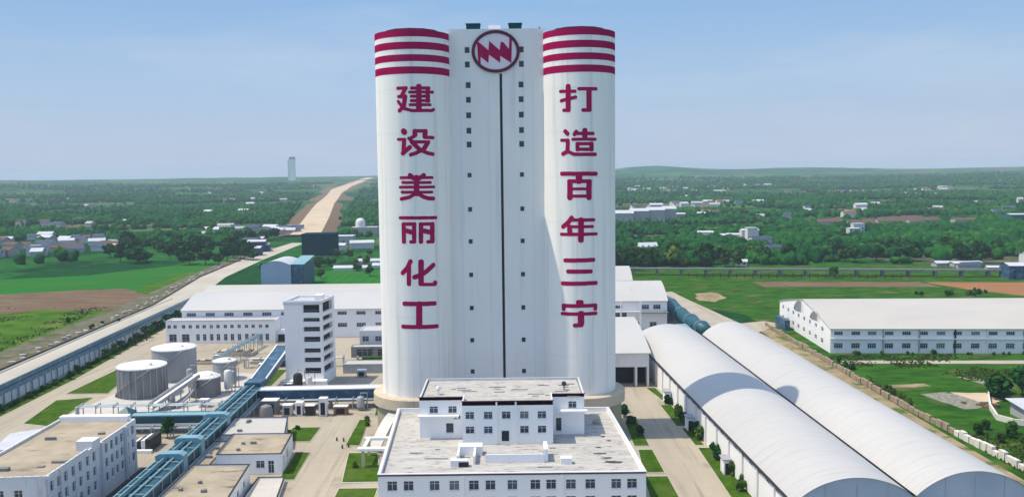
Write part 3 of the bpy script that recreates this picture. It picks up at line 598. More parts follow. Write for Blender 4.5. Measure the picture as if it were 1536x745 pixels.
# ------------------------------------------------------------------ the office block in front of it
def make_office():
    q = [(-26.0, 163.0), (25.0, 163.0), (22.9, 209.0), (-28.2, 210.0)]
    t = thing('office_building', 'white office block with stained flat roof in front of the twin silos', 'building', (-1.5, 185, 0))
    zx = [160, 242, 372, 471, 569, 652, 762, 877, 956, 1055, 1152, 1282, 1361]
    fx = [-26 + (540 + a / 3.34 - 567) * 50.95 / 401 for a in zx]
    wins = {0: [(x + 26 - .95, x + 26 + .95, z - .95, z + .95, 1) for z in (10.75, 7.5, 4.2) for x in fx],
            1: [(u - .9, u + .9, z - .9, z + .9, 1) for z in (10.75, 7.5) for u in range(4, 44, 4)],
            3: [(u - .9, u + .9, z - .9, z + .9, 1) for z in (10.75, 7.5) for u in range(4, 44, 4)]}
    flat_building(t, q, 0, 13.0, wins, M['wall_white'], M['roof_membrane'], parapet=.75, thick=.5, coping=M['wall_grey'])
    b = MB(); b.box(-26.02, 25.02, 162.86, 162.985, 12.75, 13.02); b.build('eave_band', M['maroon_dark'], t)
    for x in (-9.9, 9.0):
        b = MB(); b.box(x - .3, x + .3, 162.8, 162.99, 0, 12.7); b.build('pilaster', M['wall_white'], t)
    Z = 12.25
    # upper floors
    c = [(-11.0, 183.4), (8.3, 183.4), (8.3, 206), (-11.0, 206)]
    cx = [-9.4, -5.5, -1.65, 2.2, 5.95]
    rec = [(x + 11 - .93, x + 11 + .93, 18.55 - .8, 18.55 + .8, 1) for x in cx] + [(x + 11 - .93, x + 11 + .93, 15.4 - .8, 15.4 + .8, 1) for x in cx if x != -1.65]
    door = (-1.9 + 11 - .75, -1.9 + 11 + .75, 13.1, 15.3)
    w = MB(); facade(w, c[0], c[1], Z, 21.7, rec + [], t)
    w2 = MB()
    lw = [(-20.6, 188.2), (-11.0, 188.2), (-11.0, 206.0), (-20.3, 206)]; rw = [(8.3, 190), (15.5, 190), (15.2, 206.0), (8.3, 206)]
    facade(w, lw[0], lw[1], Z, 21.3, [(x + 20.6 - .93, x + 20.6 + .93, 18.6 - .75, 18.6 + .75, 1) for x in (-17.5, -13.4)] + [(20.6 - 14.9, 20.6 - 13.2, 13.4, 15.6, 0), (20.6 - 13.1, 20.6 - 12.5, 16.5, 17.3, 0), (20.6 - 12.3, 20.6 - 11.7, 16.5, 17.3, 0)], t)
    facade(w, rw[0], rw[1], Z, 21.3, [(12.9 - 8.3 - .9, 12.9 - 8.3 + .9, 18.9 - .75, 18.9 + .75, 1), (.9, 2.2, 13.0, 16.0, 0)], t)
    facade(w, c[0][0:2] and (-11.0, 188.2), (-11.0, 183.4), Z, 21.7, []); facade(w, (8.3, 183.4), (8.3, 190), Z, 21.7, [])
    facade(w, lw[3], lw[0], Z, 21.3, [(u - .9, u + .9, z - .75, z + .75, 1) for u in (4, 8, 12) for z in (15.4, 18.6)], t); facade(w, rw[1], rw[2], Z, 21.3, [(u - .9, u + .9, z - .75, z + .75, 1) for u in (4, 8, 12) for z in (15.4, 18.6)], t)
    facade(w, (15.2, 206), (-20.3, 206), Z, 21.3, [])
    up = w.build('upper_floors', M['wall_white'], t)
    r = MB(); r.poly((-20.25, 188.5, 20.75), (-11, 188.5, 20.75), (-11, 205.7, 20.75), (-20, 205.7, 20.75)); r.poly((8.3, 190.3, 20.75), (15.1, 190.3, 20.75), (14.9, 205.7, 20.75), (8.3, 205.7, 20.75)); r.poly((-10.996, 183.7, 20.78), (8.296, 183.7, 20.78), (8.296, 205.7, 20.78), (-10.996, 205.7, 20.78))
    r.build('upper_roof', M['roof_membrane'], t)
    pp = MB()
    for x0, x1, y0, y1 in ((-20.6, -11.003, 188.2, 188.5), (-20.6, -20.3, 188.503, 206), (8.303, 15.5, 190, 190.3), (15.2, 15.5, 190.303, 206), (-20.297, 15.197, 205.7, 206)):
        pp.box(x0, x1, y0, y1, 20.7, 21.32)
    for x0, x1, y0, y1 in ((-11, 8.3, 183.4, 183.7), (-11, -10.7, 183.703, 188.49), (8.0, 8.3, 183.703, 190.29)): pp.box(x0, x1, y0, y1, 20.72, 21.72)
    pp.build('parapet', M['wall_grey'], t)
    b = MB(); b.box(-20.75, -11.01, 187.95, 188.19, 21.33, 21.5); b.box(-11.15, 8.45, 183.2, 183.38, 21.55, 21.78); b.box(8.46, 15.65, 189.75, 189.98, 21.33, 21.5); b.build('eave_band', M['maroon_dark'], t)
    b = MB(); b.box(-20.9, -12.0, 186.9, 188.19, 17.2, 17.55); b.build('canopy', M['wall_white'], t)
    b = MB(); b.box(9.4, 16.1, 188.3, 189.98, 17.6, 17.95); b.build('canopy', M['wall_white'], t)
    for x in (-3.7, .4):
        b = MB(); b.box(x - .18, x + .18, 183.2, 183.39, Z, 21.5); b.build('pilaster', M['wall_white'], t)
    b = MB(); b.box(-2.65, -1.1, 183.3, 183.38, 13.0, 15.2); b.build('door', M['dark_void'], t)
    # things fixed to the lower roof: stair head walls, long skylight, boxes, a round vent and dark debris mats
    b = MB(); b.box(-5.6, 5.8, 171.5, 176.6, Z, 13.7); b.build('skylight', M['roof_membrane'], t)
    b = MB(); b.box(-5.8, 6.0, 171.25, 171.49, Z, 14.0); b.build('skylight_upstand', M['wall_white'], t)
    b = MB(); b.box(5.95, 6.7, 171.6, 176.7, Z, 14.9); b.build('roof_wall', M['wall_white'], t)
    b = MB(); b.box(-11.5, -6.6, 176.0, 178.6, Z, 14.2); b.box(-11.5, -11.1, 171, 175.99, Z, 14.0); b.box(-8.2, -7.8, 170.5, 175.99, Z, 14.0); b.build('stair_head', M['wall_white'], t)
    b = MB(); b.box(-12.6, -9.2, 169.0, 170.4, Z, 13.6); b.build('roof_hatch', M['frame_white'], t)
    b = MB(); b.box(-11, -9.0, 168.98, 168.995, Z, 13.3); b.build('hatch_opening', M['dark_void'], t)
    b = MB(); b.box(9.2, 11.4, 170, 171.6, Z, 13.5); b.build('roof_box', M['wall_white'], t)
    b = MB(); b.lathe(18.9, 198, [(.9, Z), (.9, 12.9), (.55, 13.2)], 20); b.build('roof_vent', M['concrete_olive'], t)
    for px, py, w_, d_ in ((17.6, 176.5, 1.8, .5), (19.6, 171.0, 2.6, .8), (17.6, 180.5, .9, .35), (18.6, 173.6, 1.2, .5), (20.4, 185, .7, .4), (19.4, 188, .5, .6)):
        b = MB(); k = 18; rr = [.45 + .55 * random.random() for _ in range(k)]
        b.prism([(px + w_ * math.cos(2 * math.pi * i / k) * rr[i], py + d_ * math.sin(2 * math.pi * i / k) * rr[i]) for i in range(k)], Z, Z + .10); b.build('torn_membrane', M['shade_and_membrane'], t)
    for x, y in ((-16.8, 193), (11.4, 196)):
        b = MB(); b.box(x - .12, x + .12, y - .12, y + .12, 20.7, 22.0); b.lathe(x, y, [(.3, 21.7), (.62, 22.1), (.4, 22.6), (.1, 22.75)], 14); b.build('roof_ventilator', M['tank_top'] if x < 0 else M['black'], t)
    for k in range(20):
        x = random.uniform(-19, 12); y = random.uniform(189, 204); w_ = random.uniform(1, 4)
        b = MB(); b.box(x, x + w_, y, y + .18, 20.75, 20.98); b.build('roof_pipe', M['metal_grey'], t)
    for k in range(8):
        x = random.uniform(-24, 14); y = random.uniform(166, 182); w_ = random.uniform(1, 3)
        b = MB(); b.box(x, x + w_, y, y + .15, 12.25, 12.5); b.build('roof_pipe', M['metal_grey'], t)
make_office()

# ------------------------------------------------------------------ buildings left of the tower
def corner_office():
    q = [(-108.0, 163.0), (-89.8, 164.0), (-90.2, 205.5), (-108.6, 208.0)]
    t = thing('office_building', 'old three storey building with stained tan flat roof beside the teal pipe gallery', 'building', (-99, 186, 0))
    ys = [166.3, 169, 171.8, 174.8, 177.8, 181, 184, 189.8, 192.5, 195, 197.6, 200.6, 203.6]
    side = [(y - 164 - .75, y - 164 + .75, z - 1.05, z + 1.05, 1) for z in (10.4, 7.2, 4.0) for y in ys]
    front = [(u - .8, u + .8, z - .9, z + .9, 1) for z in (9.6, 6.4, 3.2) for u in (2.5, 6, 9.5, 13)]
    flat_building(t, q, 0, 12.6, {1: side, 0: front}, M['wall_old'], M['roof_tan'], parapet=.6, thick=.35, bars=1)
    for x in np.arange(-107.5, -90, 1.7):
        y = 163.02 + (x + 108) * .055; mb = MB(); mb.box(x, x + 1.5, y, y + .35, 12.603, 13.2); mb.build('parapet_panel', M['wall_grey'], t)
    for y in list(np.arange(164.5, 181, 1.9)):
        x = -89.8 - (y - 164) * .0096; mb = MB(); mb.box(x - .36, x - .02, y, y + 1.7, 12.603, 13.0); mb.build('parapet_panel', M['wall_grey'], t)
    b = MB(); b.box(-93.4, -89.7, 183.2, 186.4, 12.02, 14.0); b.build('stair_head', M['wall_old'], t)
    for y in (187.0, 199.0):
        b = MB(); b.box(-89.98, -89.45, y - .22, y + .22, 0, 12.6); b.build('downpipe', M['wall_grey'], t)
    b = MB(); b.box(-108.2, -92, 205.2, 207.2, 12.02, 13.3); b.build('roof_wall', M['wall_white'], t)
    for k in range(5):
        x = random.uniform(-106, -94); y = random.uniform(168, 200); b = MB(); b.box(x, x + random.uniform(1, 3), y, y + random.uniform(.5, 1.4), 12.0, 12.0 + random.uniform(.2, .7)); b.build('roof_box', M['concrete_grey'], t)
corner_office()

def stair_tower():
    q = [(-75.6, 288), (-63.2, 288), (-61.5, 300.5), (-74, 300.5)]
    t = thing('stair_tower', 'slim white seven storey stair tower with open dark landings beside the long halls', 'building', (-69, 294, 0))
    zs = [(24.5, 27.4), (21.5, 22.8), (18.2, 19.8), (14.7, 16.5), (11.1, 12.6), (7.9, 9.5), (4.1, 6.1)]
    fr = [(75.6 - 69.3, 75.6 - 63.9, a, b, 1 if k else 0) for k, (a, b) in enumerate(zs)]
    sd = [(1.2, 10.5, a - .2, b + .2, 2) for a, b in zs]
    w = MB()
    facade(w, q[0], q[1], 0, 28.6, fr, t, depth=1.2, panes=False); facade(w, q[1], q[2], 0, 28.6, sd, t, depth=1.2, panes=False)
    facade(w, q[2], q[3], 0, 28.6, []); facade(w, q[3], q[0], 0, 28.6, [])
    qi = inset(q, .3)
    for i in range(4):
        j = (i + 1) % 4; w.poly((*q[i], 28.6), (*q[j], 28.6), (*qi[j], 28.6), (*qi[i], 28.6)); w.poly((*qi[j], 27.9), (*qi[i], 27.9), (*qi[i], 28.6), (*qi[j], 28.6))
    w.build('wall', M['wall_white'], t)
    r = MB(); r.poly(*[(*a, 27.9) for a in qi]); r.build('roof', M['roof_metal'], t)
    for a, b in zs:
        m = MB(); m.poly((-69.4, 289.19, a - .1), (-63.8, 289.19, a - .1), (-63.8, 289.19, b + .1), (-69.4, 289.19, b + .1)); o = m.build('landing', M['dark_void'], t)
        m = MB(); m.bar((-69.3, 288.25, a + .75), (-63.9, 288.25, a + .75), .06, .08); m.build('railing', M['metal_grey'], o)
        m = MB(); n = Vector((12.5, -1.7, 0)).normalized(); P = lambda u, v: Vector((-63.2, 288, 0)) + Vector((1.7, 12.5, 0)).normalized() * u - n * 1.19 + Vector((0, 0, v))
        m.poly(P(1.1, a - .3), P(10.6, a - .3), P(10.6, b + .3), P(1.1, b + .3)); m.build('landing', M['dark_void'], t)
    m = MB(); m.box(-75.8, -63.0, 287.8, 287.99, 27.2, 28.2); m.build('cornice', M['wall_grey'], t)
    m = MB(); m.box(-66.5, -64, 293, 297, 27.9, 29.6); m.build('lift_housing', M['wall_white'], t)
    m = MB(); m.box(-77, -61.8, 285.2, 287.98, 0, 2.2); m.build('plinth', M['wall_white'], t)
stair_tower()

def gable_hall(name, label, q, eave, ridge, wins=None, wall='wall_white', roof='roof_metal', over=.6, n=12, arch=0.0, cat='factory hall', bars=1):
    """hall whose ridge runs along X; front wall q[0]-q[1]; arch > 0 rounds the roof"""
    cx = sum(p[0] for p in q) / 4; cy = sum(p[1] for p in q) / 4
    t = thing(name, label, cat, (cx, cy, 0)); w = MB(); wins = wins or {}
    facade(w, q[0], q[1], 0, eave, wins.get(0, []), t, bars=bars); facade(w, q[2], q[3], 0, eave, [])
    facade(w, q[1], q[2], 0, eave, wins.get(1, []), t, bars=bars); facade(w, q[3], q[0], 0, eave, wins.get(3, []), t, bars=bars)
    prof = [(k / n, (1 - abs(2 * k / n - 1)) * (1 - arch) + arch * (1 - (2 * k / n - 1) ** 2)) for k in range(n + 1)]
    lerp = lambda a, b, f: (a[0] + (b[0] - a[0]) * f, a[1] + (b[1] - a[1]) * f)
    L = [(*lerp(q[0], q[3], f), eave + (ridge - eave) * h) for f, h in prof]; Rr = [(*lerp(q[1], q[2], f), eave + (ridge - eave) * h) for f, h in prof]
    w.poly(*[L[0]] + L[1:]); w.poly(*list(reversed(Rr)))
    w.build('wall', M[wall], t)
    r = MB(); e = .25
    ex = lambda a, s: (a[0] + s * .35, a[1], a[2] + e)
    for k in range(n):
        a, b, c, d = ex(L[k], -1), ex(Rr[k], 1), ex(Rr[k + 1], 1), ex(L[k + 1], -1)
        if k == 0: a, b = (a[0], a[1] - over, a[2] - .15), (b[0], b[1] - over, b[2] - .15)
        if k == n - 1: c, d = (c[0], c[1] + over, c[2] - .15), (d[0], d[1] + over, d[2] - .15)
        r.poly(a, b, c, d)
        dn = lambda p: (p[0], p[1], p[2] - .22)
        r.poly(dn(d), dn(c), dn(b), dn(a)); r.poly(a, d, dn(d), dn(a)); r.poly(c, b, dn(b), dn(c))
        if k == 0: r.poly(dn(a), dn(b), b, a)
        if k == n - 1: r.poly(c, dn(c), dn(d), d)
    r.build('roof', M[roof], t)
    return t

def halls():
    wx = [-144.0, -141.5, -137.9, -135.1, -132.0, -129.2, -126.2, -123.4, -120.3, -117.5, -114.5, -111.4, -108.6, -105.5, -102.8]
    q = [(-145.4, 364.5), (-99.4, 363.5), (-99.4, 371.5), (-145.4, 372.5)]
    t = thing('workshop', 'long low white workshop with two rows of small windows left of the stair tower', 'workshop', (-122, 374, 0))
    big = [(1.2, 4.4, .6, 4.0, 1), (6.6, 9.8, .6, 4.0, 1)]
    rec = [(x + 145.4 - .75, x + 145.4 + .75, 6.4, 7.9, 1) for x in wx] + [(x + 145.4 - .75, x + 145.4 + .75, 1.2, 4.0, 1) for x in wx[4:]] + big
    side = [(u - .8, u + .8, z, z + 1.5, 1) for u in (2.2, 5.4) for z in (1.8, 6.4)]
    flat_building(t, q, 0, 9.6, {0: rec, 3: side}, M['wall_white'], M['roof_metal'], parapet=.35, thick=.3)
    b = MB(); b.box(-145.6, -99.2, 363.1, 363.45, 9.62, 9.9); b.build('eave_band', M['metal_grey'], t)
    b = MB(); b.box(-99.3, -93, 366, 373.9, 0, 4.2); b.build('annex', M['wall_white'], t)
    b = MB(); b.box(-98.9, -93.6, 365.95, 365.99, .2, 3.2); b.build('annex_opening', M['dark_void'], t)
    # two long halls behind
    xs = np.linspace(-138, -49, 12)
    q = [(-142, 374), (-40, 374), (-42, 430), (-149, 430)]
    gable_hall('factory_hall', 'long white hall with rounded roof and window strip, directly behind the low workshop', q, 12.4, 16.0,
               {0: [(x + 142 - 2, x + 142 + 2, 9.9, 11.4, 3) for x in xs] + [(x + 142 - 2, x + 142 + 2, 4.6, 6.4, 3) for x in xs[8:]], 3: [(u - 1.5, u + 1.5, 6.4, 8.4, 2) for u in (8, 16, 24, 32)]}, arch=.5)
    q = [(-155, 433), (-38, 432), (-40, 466), (-156, 467)]
    gable_hall('factory_hall', 'long cream-roofed hall, rearmost of the halls left of the tower', q, 10.2, 13.6, {}, arch=.4, roof='roof_cream')
    # grey lean-to and small plant rooms between stair tower and silo
    q = [(-60, 340), (-50, 340), (-50, 352), (-60, 352)]
    t = thing('plant_room', 'small bluish plant room right of the stair tower', 'building', (-55, 346, 0))
    flat_building(t, q, 0, 9, {0: [(1, 3.6, 4.6, 6.8, 1), (6, 8.5, 4.6, 6.8, 1)], 1: [(3, 6, 4.6, 6.6, 1)]}, M['wall_grey'], M['roof_metal'], parapet=.3)
    q = [(-60, 305), (-38, 305), (-38, 312), (-60, 312)]
    t = thing('plant_room', 'low grey windowless shed between the stair tower and the left silo', 'building', (-49, 308, 0))
    flat_building(t, q, 0, 3.4, {}, M['metal_grey'], M['roof_cream'], parapet=.2)
    q = [(-62, 332), (-42, 332), (-42, 337), (-62, 337)]
    t = thing('loading_dock', 'dark loading dock with open front behind the stair tower', 'building', (-52, 334, 0))
    flat_building(t, q, 0, 4.2, {0: [(2, 8, .3, 3.2, 2), (10, 18, .3, 3.2, 3)]}, M['concrete_grey'], M['roof_metal'], parapet=.2, depth=1.0)
halls()

def blue_building():
    q = [(-156.6, 545), (-138, 545), (-138, 575), (-156.6, 575)]
    t = thing('blue_building', 'pale blue sheet-metal building with a taller darker right wing beyond the halls', 'building', (-146, 560, 0))
    gq = MB(); n = 8
    facade(gq, q[0], q[1], 0, 14, []); facade(gq, q[1], q[2], 0, 14, []); facade(gq, q[3], q[0], 0, 14, []); facade(gq, q[2], q[3], 0, 14, [])
    pr = [(-156.6 + 18.6 * k / n, 14 + 2.6 * math.sin(math.pi * k / n)) for k in range(n + 1)]
    gq.poly(*[(x, 545, z) for x, z in reversed(pr)]) if False else gq.poly(*[(x, 545, z) for x, z in pr][::-1])
    gq.build('wall', M['pale_blue'], t)
    r = MB()
    for (x0, z0), (x1, z1) in zip(pr, pr[1:]): r.poly((x0, 544.6, z0 + .1), (x1, 544.6, z1 + .1), (x1, 575.3, z1 + .1), (x0, 575.3, z0 + .1))
    r.build('roof', M['roof_pale'], t)
    b = MB(); b.box(-137.99, -130, 546, 575, 0, 14.2); b.build('wing', M['blue_panel'], t)
    r = MB(); r.poly((-138.3, 545.6, 14.3), (-129.7, 545.6, 14.3), (-129.7, 575.3, 17.2), (-138.3, 575.3, 17.2)); r.poly((-129.7, 545.6, 14.25), (-138.3, 545.6, 14.25), (-138.3, 575.3, 17.15), (-129.7, 575.3, 17.15)); r.build('wing_roof', M['pale_teal'], t)
blue_building()

# storage tanks
def tank(cx, cy, r, h, top, wall, label, dome=.9, ribs=0):
    t = thing('storage_tank', label, 'tank', (cx, cy, 0))
    b = MB(); b.lathe(cx, cy, [(r, 0), (r, h * .33), (r + .03, h * .33), (r + .03, h * .34), (r, h * .34), (r, h * .67), (r + .03, h * .67), (r + .03, h * .68), (r, h * .68), (r, h)], 64, cap1=False); b.build('shell', M[wall], t, auto=30)
    b = MB(); b.lathe(cx, cy, [(r + .18, h - .25), (r + .18, h + .1), (r * .8, h + dome * .4), (r * .4, h + dome * .85), (.3, h + dome)], 64); b.build('tank_roof', M[top], t, auto=30)
    for k in range(ribs):
        a = math.pi * 2 * k / ribs; b = MB(); x, y = cx + (r + .1) * math.cos(a), cy + (r + .1) * math.sin(a); b.tube([(x, y, 0), (x, y, h - .3)], .12, 6); b.build('rib', M['metal_grey'], t)
    b = MB(); b.lathe(cx + r * .5, cy - r * .3, [(.5, h), (.5, h + 1.1), (.3, h + 1.2)], 14); b.build('hatch', M['tank_top'], t)
    b = MB()
    for k in range(20):
        a = math.radians(200 + 5.5 * k); z = h * k / 20
        b.bar((cx + (r + .45) * math.cos(a), cy + (r + .45) * math.sin(a), z), (cx + (r + .45) * math.cos(a + .1), cy + (r + .45) * math.sin(a + .1), z + h / 20), .7, .1)
    b.build('stairway', M['metal_grey'], t)
    b = MB()
    for k in range(40):
        a = 2 * math.pi * k / 40; p = lambda a, z: (cx + (r + .1) * math.cos(a), cy + (r + .1) * math.sin(a), z)
        b.bar(p(a, h + 1.0), p(a + 2 * math.pi / 40, h + 1.0), .05, .05)
        if k % 2 == 0: b.bar(p(a, h + .1), p(a, h + 1.0), .05, .05)
    b.build('railing', M['metal_grey'], t)
tank(-119.6, 279, 7.5, 9.6, 'tank_top', 'concrete_grey', 'dark grey ribbed storage tank with pale lid, nearest of the big pair', ribs=22)
tank(-117.6, 301, 7.3, 11.0, 'tank_top', 'tank_pale', 'smooth mid-grey storage tank, behind the dark ribbed one', 1.2)
tank(-99.6, 299, 3.9, 6.6, 'tank_top', 'tank_pale', 'smallest storage tank, standing alone on the white pad farther right')
tank(-98.6, 277, 4.6, 6.2, 'tank_top', 'concrete_grey', 'squat grey tank hemmed in by pipes and a sloping conveyor', 1.5)

def sloping_conveyor():
    t = thing('sloping_conveyor', 'grey sloping conveyor and pipes leaning against the squat tank', 'conveyor', (-104, 268, 0))
    b = MB(); b.bar((-108, 256, 1.5), (-99.5, 271.5, 7.2), 2.4, .5); b.build('deck', M['tank_top'], t)
    b = MB(); b.bar((-109.4, 257, 1.9), (-101, 272.5, 7.8), .25, 1.1); b.bar((-106.8, 255.4, 1.9), (-98.2, 271, 7.8), .25, 1.1); b.build('side_guard', M['metal_grey'], t)
    for y, z in ((260, 2.6), (265, 4.5), (270, 6.3)):
        x = -108 + (y - 256) * .55
        b = MB(); b.bar((x - 1, y, 0), (x - 1, y, z), .25, .25); b.bar((x + 1, y, 0), (x + 1, y, z), .25, .25); b.build('support', M['metal_grey'], t)
    for k in range(3):
        b = MB(); b.tube([(-106 + k * 2.2, 258 + k, .6), (-103 + k * 2, 264, 1.2 + k), (-101 + k, 268, 2.4 + k), (-100, 272.5, 4.0 + .4 * k)], .35, 8); b.build('pipe', M['tank_pale'], t)
    b = MB(); b.lathe(-103.4, 261, [(1.1, 0), (1.1, 3.2), (.5, 4.2)], 18); b.build('hopper', M['concrete_grey'], t)
sloping_conveyor()

# roofed pipe galleries
def gallery(t, A, B, w, z0, z1, side, roof, leg='metal_grey', step=12.0, ridge=.5, pipes=True, strips='pale_teal', legw=.5):
    A, B = Vector((A[0], A[1], 0)), Vector((B[0], B[1], 0)); d = (B - A); L = d.length; d.normalize(); s = Vector((d.y, -d.x, 0))
    P = lambda u, o, z: (A + d * u + s * o + Vector((0, 0, z)))[:]
    b = MB(); b.add([P(0, -w / 2, z0), P(0, w / 2, z0), P(0, w / 2, z1), P(0, -w / 2, z1), P(L, -w / 2, z0), P(L, w / 2, z0), P(L, w / 2, z1), P(L, -w / 2, z1)],
                    [(0, 1, 2, 3), (5, 4, 7, 6), (1, 5, 6, 2), (4, 0, 3, 7), (4, 5, 1, 0)]); b.build('casing', M[side], t)
    b = MB(); e = .3; prof = [(-w / 2 - e, z1 - .05), (-w / 4, z1 + ridge * .75), (0, z1 + ridge), (w / 4, z1 + ridge * .75), (w / 2 + e, z1 - .05)]
    nseg = max(1, int(L / 6))
    for (o0, a0), (o1, a1) in zip(prof, prof[1:]):
        b.poly(P(0, o0, a0), P(0, o1, a1), P(L, o1, a1), P(L, o0, a0)) if False else b.poly(P(0, o1, a1), P(L, o1, a1), P(L, o0, a0), P(0, o0, a0))
    b.poly(*[P(0, o, a) for o, a in prof]); b.poly(*[P(L, o, a) for o, a in reversed(prof)])
    b.build('roof', M[roof], t)
    if strips:
        for sg in (-1, 1):
            b = MB(); b.bar(P(0, sg * (w / 2 + .42), z1 + .02), P(L, sg * (w / 2 + .42), z1 + .02), .22, .35); b.build('edge_strip', M[strips], t)
    k = 3.0
    while k < L and leg:
        b = MB()
        for o in (-w / 2 + .3, w / 2 - .3): b.bar(P(k, o, 0), P(k, o, z0), legw, legw)
        b.bar(P(k, -w / 2, z0 - .3), P(k, w / 2, z0 - .3), legw * .8, .5); b.build('trestle', M[leg], t); k += step
    if pipes:
        for i, (o, z, r) in enumerate(((w / 2 + .5, z0 + .1, .22), (w / 2 + 1.0, z0 - .2, .28), (w / 2 + 1.6, z0 + .05, .2))):
            b = MB(); b.tube([P(0, o, z), P(L / 2, o, z), P(L, o, z)], r, 8); b.build('pipe', M['tank_pale' if i != 1 else 'pale_teal'], t)
    return P

t = thing('pipe_gallery', 'long teal pipe gallery running away from the viewer past the tan roofed sheds', 'pipe bridge', (-78, 225, 0))
P = gallery(t, (-77.0, 150), (-79.4, 262), 5.2, 3.2, 6.0, 'teal_panel', 'teal_panel', step=14, ridge=.35)
for u in (44, 56, 77):
    b = MB(); b.add([P(u + a, o, z) for a in (0, 2.6) for o, z in ((-3.2, 3), (3.2, 3), (3.2, 7.1), (2.2, 7.6), (-2.2, 7.6), (-3.2, 7.1))], [(5, 4, 3, 2, 1, 0), (6, 7, 8, 9, 10, 11)] + [(i, (i + 1) % 6, 6 + (i + 1) % 6, 6 + i) for i in range(6)])
    b.build('joint_housing', M['pale_teal'], t)
b = MB(); b.box(-81.6, -76.6, 262.0, 268, 2.8, 7.4); b.build('corner_house', M['blue_panel'], t)
b = MB(); b.bar((-79.6, 268.1, 5.0), (-80.3, 304, 9.4), 4.4, 2.4); b.build('rising_section', M['blue_panel'], t)
b = MB(); b.bar((-77.3, 268.1, 6.4), (-78.0, 304, 10.8), .4, .4); b.bar((-81.9, 268.1, 6.4), (-82.6, 304, 10.8), .4, .4); b.build('edge_strip', M['frame_white'], t)
for o_, z_, r_ in ((-1.3, 6.55, .2), (-.4, 6.62, .28), (.9, 6.6, .22)):
    b = MB(); b.tube([P(0, o_, z_), P(60, o_, z_), P(112, o_, z_)], r_, 8); b.build('roof_pipe', M['pale_teal' if r_ < .25 else 'teal_panel'], t)
for u in range(2, 112, 5):
    b = MB(); b.bar(P(u, -2.7, 6.35), P(u, 2.7, 6.35), .25, .3); b.bar(P(u, 2.75, 2.4), P(u, 2.75, 6.4), .22, .22); b.bar(P(u, 2.75, 3.0), P(u + 2.5, 4.6, 3.0), .18, .18); b.bar(P(u, 4.6, 0), P(u, 4.6, 3.1), .2, .2); b.build('pipe_frame', M['metal_grey'], t)
t = thing('pipe_gallery', 'blue pipe gallery with white edge from the stair tower to the left silo', 'pipe bridge', (-57, 262, 0))
gallery(t, (-76.5, 261), (-38.4, 262.2), 3.6, 2.6, 5.8, 'blue_panel', 'frame_white', step=9, ridge=.25, strips='frame_white')
t = thing('pipe_gallery', 'short teal pipe gallery crossing between the corner building and the long gallery', 'pipe bridge', (-92, 238, 0))
gallery(t, (-105, 237.6), (-81.9, 238), 3.0, 2.4, 4.8, 'teal_panel', 'pale_teal', step=8, ridge=.3)
b = MB(); b.box(-108.6, -105.01, 235.4, 240.2, 0, 5.2); b.poly((-108.8, 235.2, 5.21), (-104.8, 235.2, 5.21), (-106.8, 237.8, 7.0)); b.poly((-104.8, 235.2, 5.21), (-104.8, 240.4, 5.21), (-106.8, 237.8, 7.0)); b.poly((-104.8, 240.4, 5.21), (-108.8, 240.4, 5.21), (-106.8, 237.8, 7.0)); b.poly((-108.8, 240.4, 5.21), (-108.8, 235.2, 5.21), (-106.8, 237.8, 7.0)); b.build('end_house', M['teal_panel'], t)

t = thing('conveyor_gallery', 'very long blue sided conveyor gallery on a white wall beside the pale road', 'conveyor', (-162, 330, 0))
gl = [(-152, 170), (-157.2, 265), (-161.6, 345), (-167.3, 452)]
for a, b_ in zip(gl, gl[1:]):
    a2, b2 = (a[0] - 4.2, a[1]), (b_[0] - 4.2, b_[1])
    P = gallery(t, a2, b2, 8.0, 3.6, 7.0, 'conveyor_blue', 'road_white', step=9, ridge=.25, pipes=False, strips='pale_teal', leg='frame_white')
    L = (Vector(b2) - Vector(a2)).length
    b = MB(); b.add([P(0, 3.2, 0), P(L, 3.2, 0), P(L, 3.2, 3.3), P(0, 3.2, 3.3)], [(0, 1, 2, 3)]); b.build('lower_wall', M['wall_white'], t)
    for u in np.arange(2, L, 4.5):
        c = MB(); c.bar(P(u, 4.0, 0), P(u, 4.0, 3.6), .3, .3); c.build('post', M['pale_teal'], t)
    b = MB(); b.bar(P(0, 4.06, 5.3), P(L, 4.06, 5.3), .1, .5); b.build('window_band', M['teal_panel'], t)

# flat-roofed sheds beside the long gallery
def shed(label, q, z, wins, roof='roof_tan', wall='wall_grey', extra=None):
    c = (sum(p[0] for p in q) / 4, sum(p[1] for p in q) / 4, 0)
    t = thing('flat_shed', label, 'shed', c); flat_building(t, q, 0, z, wins, M[wall], M[roof], parapet=.3, thick=.25, coping=M['black'])
    for k in range(3):
        x = random.uniform(q[0][0] + 2, q[1][0] - 3); y = random.uniform(q[0][1] + 3, q[2][1] - 3); b = MB(); b.box(x, x + random.uniform(.6, 1.4), y, y + random.uniform(.5, 1), z - .3, z + .3); b.build('roof_box', M['concrete_grey'], t)
    return t
shed('plain low shed with cream roof, farthest of the tan roofed sheds beside the teal gallery', [(-74.6, 219), (-58.4, 219.5), (-61.6, 235), (-76, 235)], 4.3, {0: [(9, 11, 1.2, 2.8, 1)]}, 'roof_cream')
shed('white shed with two front windows and tan roof, middle of the sheds', [(-69.8, 201), (-54.6, 201.2), (-56.0, 217.4), (-71, 217.4)], 5.0, {0: [(9.2, 11.2, 1.6, 3.4, 1), (12, 13.4, .4, 3.4, 1)], 1: [(2.5, 4, 1.5, 3.6, 1), (7, 9.5, 1.2, 3.6, 1)]}, 'roof_tan', 'wall_white')
shed('low shed with badly stained tan roof, nearest of the sheds', [(-72.6, 172), (-58.2, 172), (-60.2, 195), (-73.0, 195)], 4.6, {1: [(4, 6, 1.2, 3, 1), (10, 12, 1.2, 3, 1), (16, 18, 1.2, 3, 1)]}, 'roof_tan', 'wall_white')
